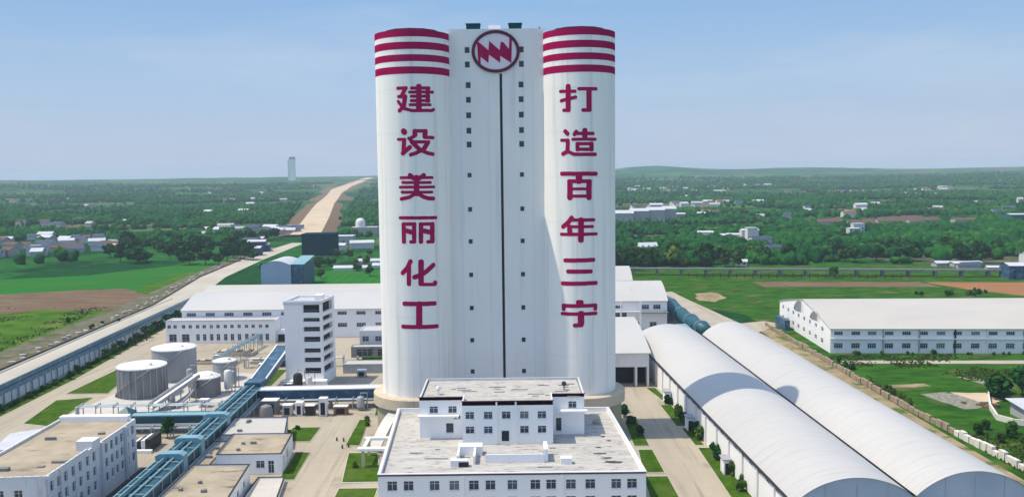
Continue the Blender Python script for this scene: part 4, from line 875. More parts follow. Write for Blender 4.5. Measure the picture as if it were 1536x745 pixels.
shed('low annex with a cream roof between the gallery and the middle shed', [(-75.4, 196.5), (-70.4, 196.5), (-71.2, 216.5), (-75.6, 216.5)], 3.4, {}, 'roof_tan')
shed('white flat slab at the foot of the stained shed beside the pale road', [(-57.9, 172), (-49.4, 172), (-52.6, 196), (-58.6, 196)], 1.2, {}, 'pad_white', 'wall_white')
def bund(x0, x1, y0, y1, h, label):
    t = thing('equipment_pit', label, 'pit', ((x0 + x1) / 2, (y0 + y1) / 2, 0)); q = [(x0, y0), (x1, y0), (x1, y1), (x0, y1)]; qi = inset(q, .5); b = MB()
    for i in range(4):
        j = (i + 1) % 4; b.poly((*q[i], 0), (*q[j], 0), (*q[j], h), (*q[i], h)); b.poly((*q[i], h), (*q[j], h), (*qi[j], h), (*qi[i], h)); b.poly((*qi[j], .2), (*qi[i], .2), (*qi[i], h), (*qi[j], h))
    b.build('bund_wall', M['concrete_tan'], t); b = MB(); b.poly(*[(*a, .2) for a in qi]); b.build('pit_floor', M['black'], t)
    for k in range(3):
        x = x0 + (x1 - x0) * (k + .7) / 3.4; b = MB(); b.box(x - .9, x + .9, y0 + 1, y1 - 1.2, .21, h + .5); b.build('pump_block', M['concrete_tan'], t)
bund(-116, -101, 336, 343, 1.6, 'long low tan concrete pit with pump blocks behind the storage tanks')
bund(-98, -88, 322, 327, 1.2, 'short low tan concrete pit between the small tank and the workshop')
bund(-119, -104, 322, 327, 1.2, 'low tan concrete pit just behind the smooth grey tank')
def trailer():
    t = thing('flatbed_trailer', 'dark flatbed trailer parked on the yard behind the blue pipe gallery', 'trailer', (-52, 322, 0))
    b = MB(); b.box(-58, -46, 320.8, 323.2, 1.0, 1.35); b.build('bed', M['black'], t); b = MB(); b.box(-58, -57.6, 320.8, 323.2, 1.351, 2.6); b.build('headboard', M['metal_grey'], t)
    b = MB(); b.box(-56, -48.5, 321, 323, 1.351, 2.4); b.build('load', M['lawn'], t)
    for x in (-49.2, -48, -56.4):
        for y in (320.9, 323.1):
            b = MB(); b.tube([(x, y - .15, .52), (x, y + .15, .52)], .5, 16); b.build('wheel', M['black'], t)
trailer()
b = MB(); b.prism([(-127.5, 209.5), (-119.8, 210.5), (-124.5, 228), (-131, 224)], 3.6, 4.0, True); o = b.build('roof', M['roof_pale'], thing('open_canopy', 'small open canopy with a white sheet roof beside the corner building', 'canopy', (-125, 217, 0)))
for x, y in ((-126.6, 211), (-121, 211.7), (-125, 226), (-129.8, 223.5)):
    b = MB(); b.tube([(x, y, 0), (x, y, 3.6)], .18, 8); b.build('post', M['metal_grey'], o.parent)

# equipment in front of the crossing gallery
def cabinet(x, y, w, d, h, m, label, cat='equipment'):
    t = thing('equipment_cabinet', label, cat, (x, y, 0))
    b = MB(); b.box(x - w / 2, x + w / 2, y - d / 2, y + d / 2, .25, h); b.build('body', M[m], t)
    b = MB(); b.box(x - w / 2 - .12, x + w / 2 + .12, y - d / 2 - .12, y + d / 2 + .12, h + .002, h + .16); b.build('lid', M['tank_top'], t)
    b = MB(); b.box(x - w / 2 - .2, x + w / 2 + .2, y - d / 2 - .2, y + d / 2 + .2, 0, .248); b.build('base', M['concrete_grey'], t)
    b = MB(); b.box(x - w * .3, x + w * .3, y - d / 2 - .05, y - d / 2 - .005, .5, h * .8); b.build('panel', M['dark_void'], t)
cabinet(-71.5, 254, 4.4, 3.4, 4.2, 'concrete_grey', 'large grey equipment housing next to the gallery corner')
cabinet(-66.0, 252, 2.6, 2.4, 3.2, 'metal_grey', 'mid-grey cabinet, second in the row in front of the blue gallery')
cabinet(-62.6, 252.4, 2.0, 2.6, 3.8, 'wall_white', 'white cabinet in the middle of the equipment row in front of the blue gallery')
cabinet(-59.4, 252, 2.6, 2.4, 3.0, 'black', 'black cabinet in the equipment row in front of the blue gallery')
cabinet(-55.4, 251.4, 2.2, 2.4, 5.2, 'frame_white', 'tall white cabinet at the right end of the equipment row')
cabinet(-50.5, 252.2, 4.0, 2.2, 2.6, 'soil_red', 'rusty brown container beside the tall white cabinet')
b = MB(); b.lathe(-71.5, 249.2, [(1.9, 0), (1.9, 2.6), (1.5, 3.6), (.6, 4.0)], 24); tag(b.build('settling_drum', M['concrete_grey'], auto=40, origin=(-71.5, 249.2, 0)), 'grey domed drum standing before the large equipment housing', 'tank')
t = thing('service_steps', 'small stepped white and black service frame on the tan yard beside the corner building', 'equipment', (-98, 225, 0))
for k in range(5):
    b = MB(); b.box(-99.5 + k * 1.4, -98.2 + k * 1.4, 222 - k * .8, 226, .3, 1.4 + .5 * k); b.build('step', M['frame_white' if k % 2 else 'black'], t)
b = MB(); b.box(-101, -92, 217.6, 218.8, 0, .9); b.build('low_wall', M['wall_white'], t)

def vessel(x, y, r, h, m, label):
    t = thing('process_vessel', label, 'vessel', (x, y, 0))
    b = MB(); b.lathe(x, y, [(r, 1.2), (r, h), (r * .8, h + r * .45), (r * .3, h + r * .65)], 20, cap0=True); b.build('shell', M[m], t, auto=40)
    for k in range(3):
        a = 2.1 * k; b = MB(); b.bar((x + r * .8 * math.cos(a), y + r * .8 * math.sin(a), 0), (x + r * .8 * math.cos(a), y + r * .8 * math.sin(a), 1.4), .22, .22); b.build('leg', M['metal_grey'], t)
    b = MB(); b.tube([(x, y, h + r * .6), (x, y, h + r * .6 + 1.0), (x + r + .8, y, h + r * .6 + 1.0), (x + r + .8, y, .3)], .16, 8); b.build('pipe', M['tank_pale'], t)
vessel(-92.6, 281, 1.3, 6.5, 'tank_top', 'white upright vessel right of the squat grey tank')
vessel(-93.0, 287, 1.1, 5.0, 'metal_grey', 'grey upright vessel behind the white one near the squat tank')
vessel(-107.5, 288, 1.2, 5.6, 'tank_pale', 'slim grey vessel standing between the two big tanks and the squat tank')
vessel(-70.0, 281, 1.5, 5.0, 'black', 'black upright vessel at the foot of the stair tower')
vessel(-66.6, 281.5, 1.2, 4.0, 'tank_top', 'short white vessel at the foot of the stair tower')
vessel(-45.5, 256.5, 1.2, 3.6, 'metal_grey', 'stubby grey vessel in front of the blue gallery near the left silo')
def rack(label, A, B, n, z=4.2):
    A, B = Vector((*A, 0)), Vector((*B, 0)); d = B - A; L = d.length; d.normalize(); s = Vector((d.y, -d.x, 0)); P = lambda u, o, z: tuple(A + d * u + s * o + Vector((0, 0, z)))
    t = thing('pipe_rack', label, 'pipe rack', tuple(A)); w = .55 * n
    u = 1.0
    while u < L:
        b = MB(); b.bar(P(u, -w / 2 - .3, 0), P(u, -w / 2 - .3, z + .6), .22, .22); b.bar(P(u, w / 2 + .3, 0), P(u, w / 2 + .3, z + .6), .22, .22); b.bar(P(u, -w / 2 - .3, z - .25), P(u, w / 2 + .3, z - .25), .2, .25); b.bar(P(u, -w / 2 - .3, z + .5), P(u, w / 2 + .3, z + .5), .2, .2); b.build('frame', M['metal_grey'], t); u += 5
    for k in range(n):
        o = -w / 2 + .55 * (k + .5); b = MB(); b.tube([P(0, o, 0.3), P(0.02, o, z), P(L / 2, o, z), P(L, o, z), P(L + .02, o, .3)], random.choice([.14, .2, .17]), 8); b.build('pipe', M[random.choice(['tank_pale', 'tank_top', 'pale_teal', 'metal_grey', 'blue_panel'])], t)
rack('open steel pipe rack with many thin pipes along the front of the tank pad', (-126, 249), (-84, 250.5), 5)
rack('open steel pipe rack running back from the tanks toward the workshop', (-106, 309), (-104, 358), 4, 5.0)
rack('low pipe rack crossing the yard behind the stair tower', (-98, 316), (-62, 317), 4, 3.4)
rack('pipe rack along the near side of the blue gallery', (-74, 257.4), (-44, 258.2), 4, 3.0)
rack('short pipe rack between the corner building and the teal cross gallery', (-103, 231), (-84, 231.6), 3, 2.8)
for i, (x, y, w, d, h, m, lb) in enumerate(((-90, 313, 3.4, 2.4, 2.2, 'tank_pale', 'pale grey pump skid behind the small storage tank'), (-84.5, 318, 2.2, 2.2, 2.6, 'blue_panel', 'blue control cabinet between the small tank and the stair tower'), (-112, 330, 3, 2, 2.0, 'metal_grey', 'grey pump skid in the yard between the concrete pits'), (-82, 330, 4.5, 3, 3.0, 'wall_white', 'white site container left of the stair tower'), (-86.5, 340, 6, 2.6, 2.7, 'pale_blue', 'pale blue site container before the low workshop'), (-73.8, 283, 2.6, 1.8, 2.0, 'dark_void', 'dark cabinet left of the black vessel at the stair tower'), (-52.5, 300, 3, 2.2, 2.4, 'metal_grey', 'grey cabinet beside the low windowless shed'), (-94, 262.5, 2.6, 2, 2.4, 'tank_top', 'white cabinet on the front right corner of the tank pad'))):
    cabinet(x, y, w, d, h, m, lb)
def portal():
    t = thing('portal_frame', 'white concrete portal frame at the left edge of the office block', 'frame', (-33.6, 208, 0))
    for y in (205.5, 214):
        for x in (-36.2, -31.2):
            b = MB(); b.box(x - .35, x + .35, y - .35, y + .35, 0, 4.2); b.build('post', M['concrete_tan'], t)
    b = MB(); b.box(-37.4, -30.2, 204.8, 206.4, 4.2, 4.8); b.box(-37.2, -30.4, 213.4, 214.6, 4.2, 4.8); b.box(-36.5, -35.7, 206.41, 213.39, 4.25, 4.75); b.build('beam', M['wall_white'], t)
    b = MB()
    pts = [(-35.2 + .5 * k, 216.5 + .9 * k, 1.0 + 7.2 * math.sin(k / 10 * math.pi / 2)) for k in range(11)]
    for a, c in zip(pts, pts[1:]): b.bar(a, c, 3.4, .4)
    b.build('curved_chute', M['roof_metal'], t)
portal()
for x, y in ((-157.5, 348), (-157.2, 362), (-156.8, 372)):
    b = MB(); b.box(x - .25, x + .25, y - .25, y + .25, .1, 3.4); b.box(x - 1.1, x + 1.1, y - .18, y + .18, 3.41, 4.6)
    tag(b.build('gate_sign', M['black'], origin=(x, y, 0)), 'small dark sign post on the tan road left of the low workshop', 'sign', 'sign posts on the tan road')
for x, y in ((-46.7, 226.5), (-44.8, 226), (-44.0, 220), (-42.6, 221)):
    b = MB(); b.lathe(x, y, [(.22, 0.1), (.22, .95), (.12, 1.1)], 12)
    tag(b.build('bollard', M['black'], auto=40, origin=(x, y, 0)), 'short black bollard standing on the pale road left of the office block', 'bollard', 'bollards on the pale road')

# ------------------------------------------------------------------ right of the tower
def vault(label, xl0, xl1, xr0, xr1, y0, y1, eave, crown, side_wall=True):
    """barrel-roofed warehouse running along Y; edges at the near end y0 and far end y1"""
    t = thing('arched_warehouse', label, 'warehouse', ((xl0 + xr0) / 2, y0, 0))
    n, m = 28, 60; xl = lambda f: xl0 + (xl1 - xl0) * f; xr = lambda f: xr0 + (xr1 - xr0) * f; rise = crown - eave
    half0 = (xr0 - xl0) / 2; Rr = (half0 ** 2 + rise ** 2) / (2 * rise); th = math.asin(half0 / Rr)
    arc = [(.5 + .5 * math.sin(-th + 2 * th * k / n) / math.sin(th), (math.cos(-th + 2 * th * k / n) - math.cos(th)) / (1 - math.cos(th))) for k in range(n + 1)]
    v = []
    for j in range(m + 1):
        f = j / m
        for u, h in arc:
            x = xl(f) + (xr(f) - xl(f)) * u; y = y0 + (y1 - y0) * f
            v.append((x, y, eave + .25 + rise * h + .13 * (float(fbm(x / 4, y / 3, 5, 3)) - .5)))
    r = MB(); r.add(v, [(j * (n + 1) + k, j * (n + 1) + k + 1, (j + 1) * (n + 1) + k + 1, (j + 1) * (n + 1) + k) for j in range(m) for k in range(n)])
    o = r.build('roof', M['roof_vault'], t, smooth=True)
    for f, y, s in ((0, y0 + .35, 1), (1, y1 - .35, -1)):
        e = MB(); P = [(xl(f) + (xr(f) - xl(f)) * u, y, eave + .15 + rise * h) for u, h in arc]
        P = [(xl(f) + .2, y, 0)] + P + [(xr(f) - .2, y, 0)]
        e.poly(*(P[::-1] if s > 0 else P)); e.build('end_wall', M['blue_panel'] if False else M['end_blue'], t)
    for j in range(1, 4):
        x = xl0 + (xr0 - xl0) * j / 4; e = MB(); e.box(x - .06, x + .06, y0 + .28, y0 + .345, 0, eave + rise * .8); e.build('panel_joint', M['metal_grey'], t)
    e = MB(); e.add([(xl0, y0 + .4, 0), (xl1, y1 - .4, 0), (xl1, y1 - .4, eave + .2), (xl0, y0 + .4, eave + .2)], [(3, 2, 1, 0)]); e.add([(xr0, y0 + .4, 0), (xr1, y1 - .4, 0), (xr1, y1 - .4, eave + .2), (xr0, y0 + .4, eave + .2)], [(0, 1, 2, 3)])
    e.build('wall', M['wall_white'], t)
    for a0, a1, s in ((xl0, xl1, -1), (xr0, xr1, 1)):
        e = MB(); e.bar((a0 + s * .3, y0 + .2, eave + .12), (a1 + s * .3, y1 - .2, eave + .12), .5, .35); e.build('gutter', M['black'], t)
    if side_wall:
        for j in range(1, 16):
            f = j / 16; y = y0 + (y1 - y0) * f; e = MB(); e.box(xl(f) - .35, xl(f) - .003, y - .3, y + .3, 0, eave); e.build('buttress', M['frame_white'], t)
        for f in (.04, .22, .43, .60):
            y = y0 + (y1 - y0) * f + 2; x = xl(f); e = MB(); e.box(x - 2.2, x - .37, y, y + 3.4, 0, 3.6); pr = e.build('porch', M['wall_white'], t)
            e = MB(); e.box(x - 2.5, x - .37, y - .25, y + 3.65, 3.61, 3.85); e.build('porch_roof', M['metal_grey'], pr)
            e = MB(); e.box(x - 1.9, x - .8, y - .04, y - .004, .1, 2.9); e.build('porch_door', M['dark_void'], pr)
        for j in range(30):
            f = (j + .5) / 30; y = y0 + (y1 - y0) * f; e = MB(); e.bar((xl(f) - .55, y, eave - .1), (xl(f) - .02, y + .1, eave - .9), .12, .12); e.build('gutter_bracket', M['black'], t)
    return t
def mat_vault():
    m = mat('roof_vault', (.49, .485, .475), (.435, .435, .435), (.03, .02, .05), .5, stain=(.33, .33, .33), stain_scale=(.10, .9, .1), stain_lo=.55, stain_hi=.85, spec=.35)
    nt = m.node_tree; b = [n for n in nt.nodes if n.type == 'BSDF_PRINCIPLED'][0]; src = b.inputs['Base Color'].links[0].from_socket
    sp = N(nt, 'ShaderNodeSeparateXYZ'); g = N(nt, 'ShaderNodeNewGeometry'); nt.links.new(g.outputs['Position'], sp.inputs[0])
    md = N(nt, 'ShaderNodeMath', operation='PINGPONG'); md.inputs[1].default_value = 2.0; nt.links.new(sp.outputs[1], md.inputs[0])
    lt = N(nt, 'ShaderNodeMapRange'); lt.inputs[1].default_value = .0; lt.inputs[2].default_value = .14; lt.inputs[3].default_value = .80; lt.inputs[4].default_value = 1.0; nt.links.new(md.outputs[0], lt.inputs[0])
    ml = N(nt, 'ShaderNodeVectorMath', operation='SCALE'); nt.links.new(src, ml.inputs[0]); nt.links.new(lt.outputs[0], ml.inputs[3]); nt.links.new(ml.outputs[0], b.inputs['Base Color'])
    return m
M['roof_vault'] = mat_vault()
M['end_blue'] = mat('end_blue', (.36, .44, .54), (.30, .38, .48), (.2, .2, .2), .6)
wh1 = vault('long arched white warehouse nearer the tower, crossed by the tower shadow', 51.8, 44.9, 75.2, 70.6, 158.5, 324, 8.0, 12.8)
wh2 = vault('long arched white warehouse on the outer side, nearer the stone boundary wall', 75.9, 71.4, 98.2, 92, 161.5, 328, 8.0, 12.7, False)

def right_warehouse():
    q = [(120.6, 330), (215, 323.5), (222, 398), (123.2, 402)]
    wx = [123.6, 130.0, 136.0, 142.3, 148.7, 155.0, 161.3, 167.4, 173.9, 180.3, 186.6, 192.7, 199, 205.3, 211.5]
    fr = [(x - 120.6 - 1.6, x - 120.6 + 1.6, 1.9, 3.9, 3) for x in wx] + [(x - 120.6 - 1.6, x - 120.6 + 1.6, 7.0, 8.4, 3) for x in wx]
    sd = [(u - 1.4, u + 1.4, a, b, 2) for u in range(6, 70, 8) for a, b in ((1.9, 3.9), (6.6, 8.4))]
    t = gable_hall('long_warehouse', 'long white warehouse with cream roof and two window rows in the meadow on the right', q, 9.4, 15.2, {0: fr, 3: sd}, roof='roof_cream', cat='warehouse', arch=.25)
    b = MB(); b.bar((120.4, 329.7, 5.6), (215, 323.2, 5.6), .5, .35); b.build('ledge', M['frame_white'], t)
    for x, m in ((140.0, 'metal_grey'), (153.2, 'metal_grey'), (166.3, 'black'), (191.4, 'metal_grey'), (178, 'frame_white')):
        y = 330 - (x - 120.6) * .0688 - .2; b = MB(); b.box(x - .25, x + .25, y - .2, y + .15, 0, 9.2); b.build('downpipe', M[m], t)
    for y, w in ((348, 14), (370, 16)):
        b = MB(); n = 14; x = 120.6 + (y - 330) * .036 - .05
        P = [(x, y + w / 2 * math.cos(math.pi * k / n), 9.45 + 4.6 * math.sin(math.pi * k / n) * (1 if w > 14 else .8)) for k in range(n + 1)]
        b.poly(*P); g = b.build('gable_vent', M['metal_grey'], t)
        b = MB()
        for k in range(1, n): b.bar((x - .08, P[k][1], 9.5), (x - .08, P[k][1], P[k][2] - .05), .12, .12)
        b.build('louvre', M['concrete_grey'], g)
    b = MB(); b.box(118.2, 120.4, 378, 392, 0, 4.5); b.build('blue_annex', M['blue_panel'], t)
right_warehouse()

def boundary_wall():
    t = thing('boundary_wall', 'low stone boundary wall with broken white blocks along the outer road', 'wall', (114.5, 250, 0))
    pts = [(117.9, 190), (116.4, 214), (115.4, 232), (114.2, 255), (113.8, 278), (113.5, 310), (113.6, 345), (113.4, 390)]
    def along(y0, y1, step, h, w, name, m, jag):
        b = MB(); y = y0
        while y < y1:
            for (xa, ya), (xb, yb) in zip(pts, pts[1:]):
                if ya <= y <= yb:
                    x = xa + (xb - xa) * (y - ya) / (yb - ya); sl = (xb - xa) / (yb - ya); l = step * random.uniform(.8, .98); hh = h * random.uniform(1 - jag, 1 + jag)
                    dx = random.uniform(-.12, .12)
                    b.prism([(x - w / 2 + dx, y), (x + w / 2 + dx, y), (x + w / 2 + dx + sl * l, y + l), (x - w / 2 + dx + sl * l, y + l)], 0, hh); break
            y += step
        b.build(name, M[m], t)
    along(226, 390, 3.0, 1.7, .7, 'stone_section', 'stone', .22); along(190, 226, 2.4, 1.9, 1.0, 'white_section', 'stone_white', .3)
boundary_wall()

def back_right():
    q = [(33, 382), (67.5, 381), (68, 420), (33, 421)]
    fr = [(u, u + 3.2, 9.6, 11.6, 2) for u in (23.5, 28.5)] + [(11.5, 15.5, .6, 4.5, 2), (18.0, 30, 5.6, 8.4, 4)][0:1] + [(27, 30, 1.6, 4.0, 1), (19.5, 22.5, 1.6, 4.0, 1), (2, 17, 5.4, 8.2, 6), (2, 17, 1, 3.8, 6), (11.5, 15, 10, 11.4, 1)]
    t = gable_hall('works_building', 'white works building with overlapping rounded roofs behind the right silo', q, 13.2, 19.5, {0: fr}, arch=.7, cat='building')
    b = MB(); b.box(33, 55.5, 379.5, 381.0, 8.6, 8.9); b.build('balcony', M['frame_white'], t)
    b = MB(); b.box(55.8, 67.6, 378.0, 380.9, 8.2, 8.6); b.build('canopy', M['concrete_grey'], t)
    for x in (40, 47, 55.6): b = MB(); b.box(x - .3, x + .3, 378.5, 379.1, 0, 13.2); b.build('column', M['wall_white'], t)
    q = [(30, 424), (58, 424), (58, 450), (30, 450)]
    gable_hall('works_building', 'white hall with a plain rounded roof, farthest back behind the right silo', q, 17.0, 22.5, {0: [(u, u + 5, 14, 16, 3) for u in (10, 18)]}, arch=.8, cat='building')
    # gate shed with dark opening
    t = thing('gate_shed', 'curved roof shed with dark open bay between the right silo and the arched warehouse', 'shed', (38, 290, 0))
    w = MB(); facade(w, (27, 281.5), (44.0, 281.0), 0, 11.2, [(1.5, 12.6, 0, 6.6), (13.2, 16.4, 0, 6.6)], t, depth=5, panes=False); facade(w, (44, 281), (44.2, 320), 0, 11.2, []); facade(w, (27, 320), (27, 281.5), 0, 11.2, []); w.build('wall', M['wall_old'], t)
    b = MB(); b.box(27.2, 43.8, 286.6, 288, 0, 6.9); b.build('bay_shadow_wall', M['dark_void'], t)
    r = MB(); n = 10; pr = [(280.4 + 40 * k / n, 11.3 + 5.2 * math.sin(math.pi * .5 * k / n)) for k in range(n + 1)]
    for (a, z0), (c, z1) in zip(pr, pr[1:]): r.poly((26.6, a, z0), (44.6, a, z0), (44.6, c, z1), (26.6, c, z1)); r.poly((26.6, c, z1 - .2), (44.6, c, z1 - .2), (44.6, a, z0 - .2), (26.6, a, z0 - .2))
    r.poly((26.6, 280.4, 11.1), (44.6, 280.4, 11.1), (44.6, 280.4, 11.3), (26.6, 280.4, 11.3)); r.build('roof', M['roof_metal'], t)
    # teal conveyor tube
    t = thing('conveyor_tube', 'teal covered conveyor tube with glazed lower end behind the arched warehouses', 'conveyor', (74, 385, 0))
    b = MB(); b.tube([(73, 421, 7.5), (73.5, 408, 7.6), (75, 392, 5.6), (78, 372, 4.4), (80, 358, 3.8)], [2.8, 3.2, 3.2, 2.9, 2.6], 16); b.build('casing', M['teal_panel'], t, smooth=True)
    for k, (x, y, z) in enumerate(((73.6, 406, 7.4), (75.3, 390, 5.5), (77.2, 377, 4.7), (79, 364, 4.0))):
        b = MB(); b.tube([(x, y - .4, z), (x + .1, y + .4, z)], 3.5, 16); b.build('ring', M['pale_teal'], t)
        b = MB(); b.box(x - 1.6, x + 1.6, y - .5, y + .5, 0, max(.5, z - 2.6)); b.build('support', M['concrete_grey'], t)
    b = MB(); b.box(69.5, 74.0, 352, 372, 0, 4.6); b.build('glazed_house', M['pale_teal'], t)
    for k in range(6):
        b = MB(); b.box(69.3, 69.495, 353 + k * 3.2, 355 + k * 3.2, 1, 4); b.build('pane', M['glass'], t)
back_right()

def far_right_shed():
    t = thing('farm_shed', 'small shed with a pale sheet roof behind a low white wall at the right edge', 'shed', (150, 240, 0))
    b = MB(); b.box(141, 156, 237, 245, 0, 3.0); b.build('wall', M['house_grey'], t)
    b = MB(); b.bar((148.5, 236.0, 3.4), (148.5, 246, 4.2), 17, .2); b.build('roof', M['roof_pale'], t)
    b = MB(); b.box(143, 147, 236.9, 236.99, .1, 2.4); b.build('opening', M['dark_void'], t)
    t = thing('yard_wall', 'low white yard wall curving round the small shed at the right edge', 'wall', (136, 240, 0))
    b = MB(); pts = [(150, 272), (144, 262), (138, 250), (134, 239), (136, 234.5), (142, 231), (150, 228)]
    for a, c in zip(pts, pts[1:]): b.bar((*a, .8), (*c, .8), .5, 1.6)
    b.build('masonry', M['stone_white'], t)
    for i, (x, y) in enumerate(((140, 233.5), (146, 231.5), (143.5, 229), (149, 233))):
        b = MB(); b.box(x - 1.5, x + 1.5, y - .6, y + .6, .05, .6 + .2 * (i % 2)); b.box(x - 1.3, x + 1.2, y - .5, y + .5, .601 + .2 * (i % 2), 1.0 + .2 * (i % 2))
        tag(b.build('stone_slab', M['stone_white'], origin=(x, y, 0)), 'pale stone slab pile lying in front of the small shed at the right edge', 'stone slab', 'stone slabs by the small shed')
far_right_shed()

# rubble blocks along the western verge
def block_mesh(s):
    b = MB(); n = 7
    b.prism([(1.1 * math.cos(2 * math.pi * k / n) * random.uniform(.7, 1.1), .8 * math.sin(2 * math.pi * k / n) * random.uniform(.7, 1.1)) for k in range(n)], -.1, s); return b.mesh('rubble_block', M['rock'])
BL = [block_mesh(random.uniform(.5, .9)) for _ in range(5)]
for k in range(70):
    f = k / 70; y = 215 + 480 * f ** 1.2; x = float(np.interp(y, [180, 315, 474, 604, 720], [-178, -187, -195.6, -216, -224])) - random.uniform(.8, 6)
    o = bpy.data.objects.new('rubble_block', BL[k % 5]); COL.objects.link(o); o.location = (x, y, .12); o.rotation_euler = (0, 0, random.uniform(0, 6.3)); o.scale = (random.uniform(1, 2.0), random.uniform(.8, 1.3), random.uniform(.8, 1.5))
    tag(o, 'pale rubble block on the dirt verge left of the long road', 'rubble', 'rubble blocks along the road verge')
t = thing('verge_wall', 'dark low retaining wall along the outer edge of the long pale road', 'wall', (-187, 315, 0))
pts = [(-178.1, 180), (-187.1, 315), (-195.7, 474), (-216.1, 604), (-224.1, 720)]
b = MB()
for a, c in zip(pts, pts[1:]): b.bar((*a, .45), (*c, .45), .6, .9)
b.build('kerbstone', M['soil_brown'], t)
RK = MB(); 
for k in range(26):
    x, y = 138.6 + random.gauss(0, 1.2), 253.6 + random.gauss(0, 1.4); r = random.uniform(.4, 1.0); RK.prism([(x + r * math.cos(a) * random.uniform(.7, 1.1), y + r * math.sin(a) * random.uniform(.7, 1.1)) for a in np.arange(0, 6.2, .9)], 0, r * random.uniform(.6, 1.2))
o = RK.build('spoil_heap', M['soil_brown'], origin=(138.6, 253.6, 0)); o['kind'] = 'stuff'

# low railway viaduct beyond the meadow
def viaduct():
    t = thing('railway_viaduct', 'long low grey railway viaduct with piers beyond the meadow right of the tower', 'viaduct', (190, 575, 0))
    a, c = Vector((40, 596, 0)), Vector((420, 540, 0)); d = (c - a); L = d.length; d.normalize()
    P = lambda u, z: tuple(a + d * u + Vector((0, 0, z)))
    b = MB(); b.bar(P(0, 4.2), P(L, 4.2), 5, 1.0); b.build('deck', M['concrete_grey'], t)
    b = MB(); b.bar(tuple(Vector(P(0, 5.0)) + Vector((0, -2.3, 0))), tuple(Vector(P(L, 5.0)) + Vector((0, -2.3, 0))), .25, .7); b.build('rail_parapet', M['kerb'], t)
    k = 10
    while k < L:
        b = MB(); p = P(k, 0); b.box(p[0] - .7, p[0] + .7, p[1] - 1.8, p[1] + 1.8, 0, 3.7); b.build('pier', M['concrete_grey'], t); k += 16
    t = thing('field_fence', 'thin brown post fence along the meadow below the viaduct', 'fence', (150, 560, 0))
    b = MB()
    for z in (1.3, 2.6): b.bar((115, 570, z), (250, 550, z), .15, .2)
    b.build('rail', M['bark'], t)
    for k in range(28):
        f = k / 27; x, y = 115 + 135 * f, 570 - 20 * f; b = MB(); b.box(x - .2, x + .2, y - .2, y + .2, 0, 3.2); b.build('post', M['bark'], t)
viaduct()

# ------------------------------------------------------------------ buildings in the countryside
def hz(x, y): return float(terrain(x, y))
def house(name, label, cat, x, y, w, d, h, wall, roof, rz=0.0, pitch=.35, group=None, flat=False, wins=0):
    z = hz(x, y) - .5; t = thing(name, label, cat, (x, y, z), group); t.rotation_euler = (0, 0, rz)
    b = MB(); q = [(-w / 2, -d / 2), (w / 2, -d / 2), (w / 2, d / 2), (-w / 2, d / 2)]; hr = h + d * pitch / 2
    for i in range(4): facade(b, q[i], q[(i + 1) % 4], 0, h, [])
    if not flat:
        b.poly((w / 2, -d / 2, h), (w / 2, d / 2, h), (w / 2, 0, hr)); b.poly((-w / 2, d / 2, h), (-w / 2, -d / 2, h), (-w / 2, 0, hr))
    def child(mb, n, m):
        o = bpy.data.objects.new(n, mb.mesh(n, M[m])); COL.objects.link(o); o.parent = t; return o
    child(b, 'wall', wall); r = MB(); e = .5
    if flat:
        r.box(-w / 2 - .3, w / 2 + .3, -d / 2 - .3, d / 2 + .3, h + .01, h + .5)
    else:
        for s in (-1, 1):
            A, B_, C, D = (-w / 2 - e, s * (d / 2 + e), h - e * pitch + .12), (w / 2 + e, s * (d / 2 + e), h - e * pitch + .12), (w / 2 + e, 0, hr + .12), (-w / 2 - e, 0, hr + .12)
            r.poly(*((A, B_, C, D) if s < 0 else (D, C, B_, A)))
    child(r, 'roof', roof)
    for k in range(wins):
        x0 = -w / 2 + w * (k + .5) / wins
        for zz in ([1.4] if h < 5 else [1.4, 4.4]):
            wb = MB(); wb.box(x0 - .8, x0 + .8, -d / 2 - .06, -d / 2 - .004, zz, zz + 1.6); child(wb, 'window', 'glass')
    return t
house('grey_building', 'flat grey building beside the dark teal block beyond the halls', 'building', -172, 862, 34, 18, 10, 'house_grey', 'roof_pale', flat=True, wins=6)
house('dark_block', 'large dark teal block at the foot of the unfinished highway', 'building', -167, 765, 28, 20, 19, 'dark_teal', 'dark_teal', flat=True)
t = thing('domed_tower', 'grey building with a pale dome just left of the tower', 'building', (-168, 990, hz(-168, 990)))
z0 = hz(-168, 990); b = MB(); b.box(-181, -152, 990, 1010, z0 - 2, z0 + 10); b.build('wall', M['house_grey'], t)
b = MB(); b.lathe(-172, 1000, [(5.6, z0 + 10), (5.6, z0 + 14), (5.2, z0 + 16.5), (4.0, z0 + 18.5), (2.2, z0 + 19.6), (.3, z0 + 20)], 28); b.build('dome', M['tank_top'], t, auto=40)
house('white_house', 'white shed cluster hall below the domed building left of the tower', 'house', -142, 830, 22, 12, 6, 'house_white', 'roof_pale', .2)
house('white_house', 'smaller pale hall beside the cluster hall below the domed building', 'house', -162, 815, 16, 10, 5, 'house_white', 'roof_pale', -.1)
# low sheds and garden beds beyond the halls
for i, (x, y) in enumerate(((-118, 640), (-92, 655), (-75, 640), (-110, 690), (-80, 700))):
    house('greenhouse', 'low white greenhouse in the garden strip between the blue building and the tower', 'greenhouse', x, y, 24, 7, 2.6, 'house_white', 'roof_pale', 0, .4, 'greenhouses behind the halls')
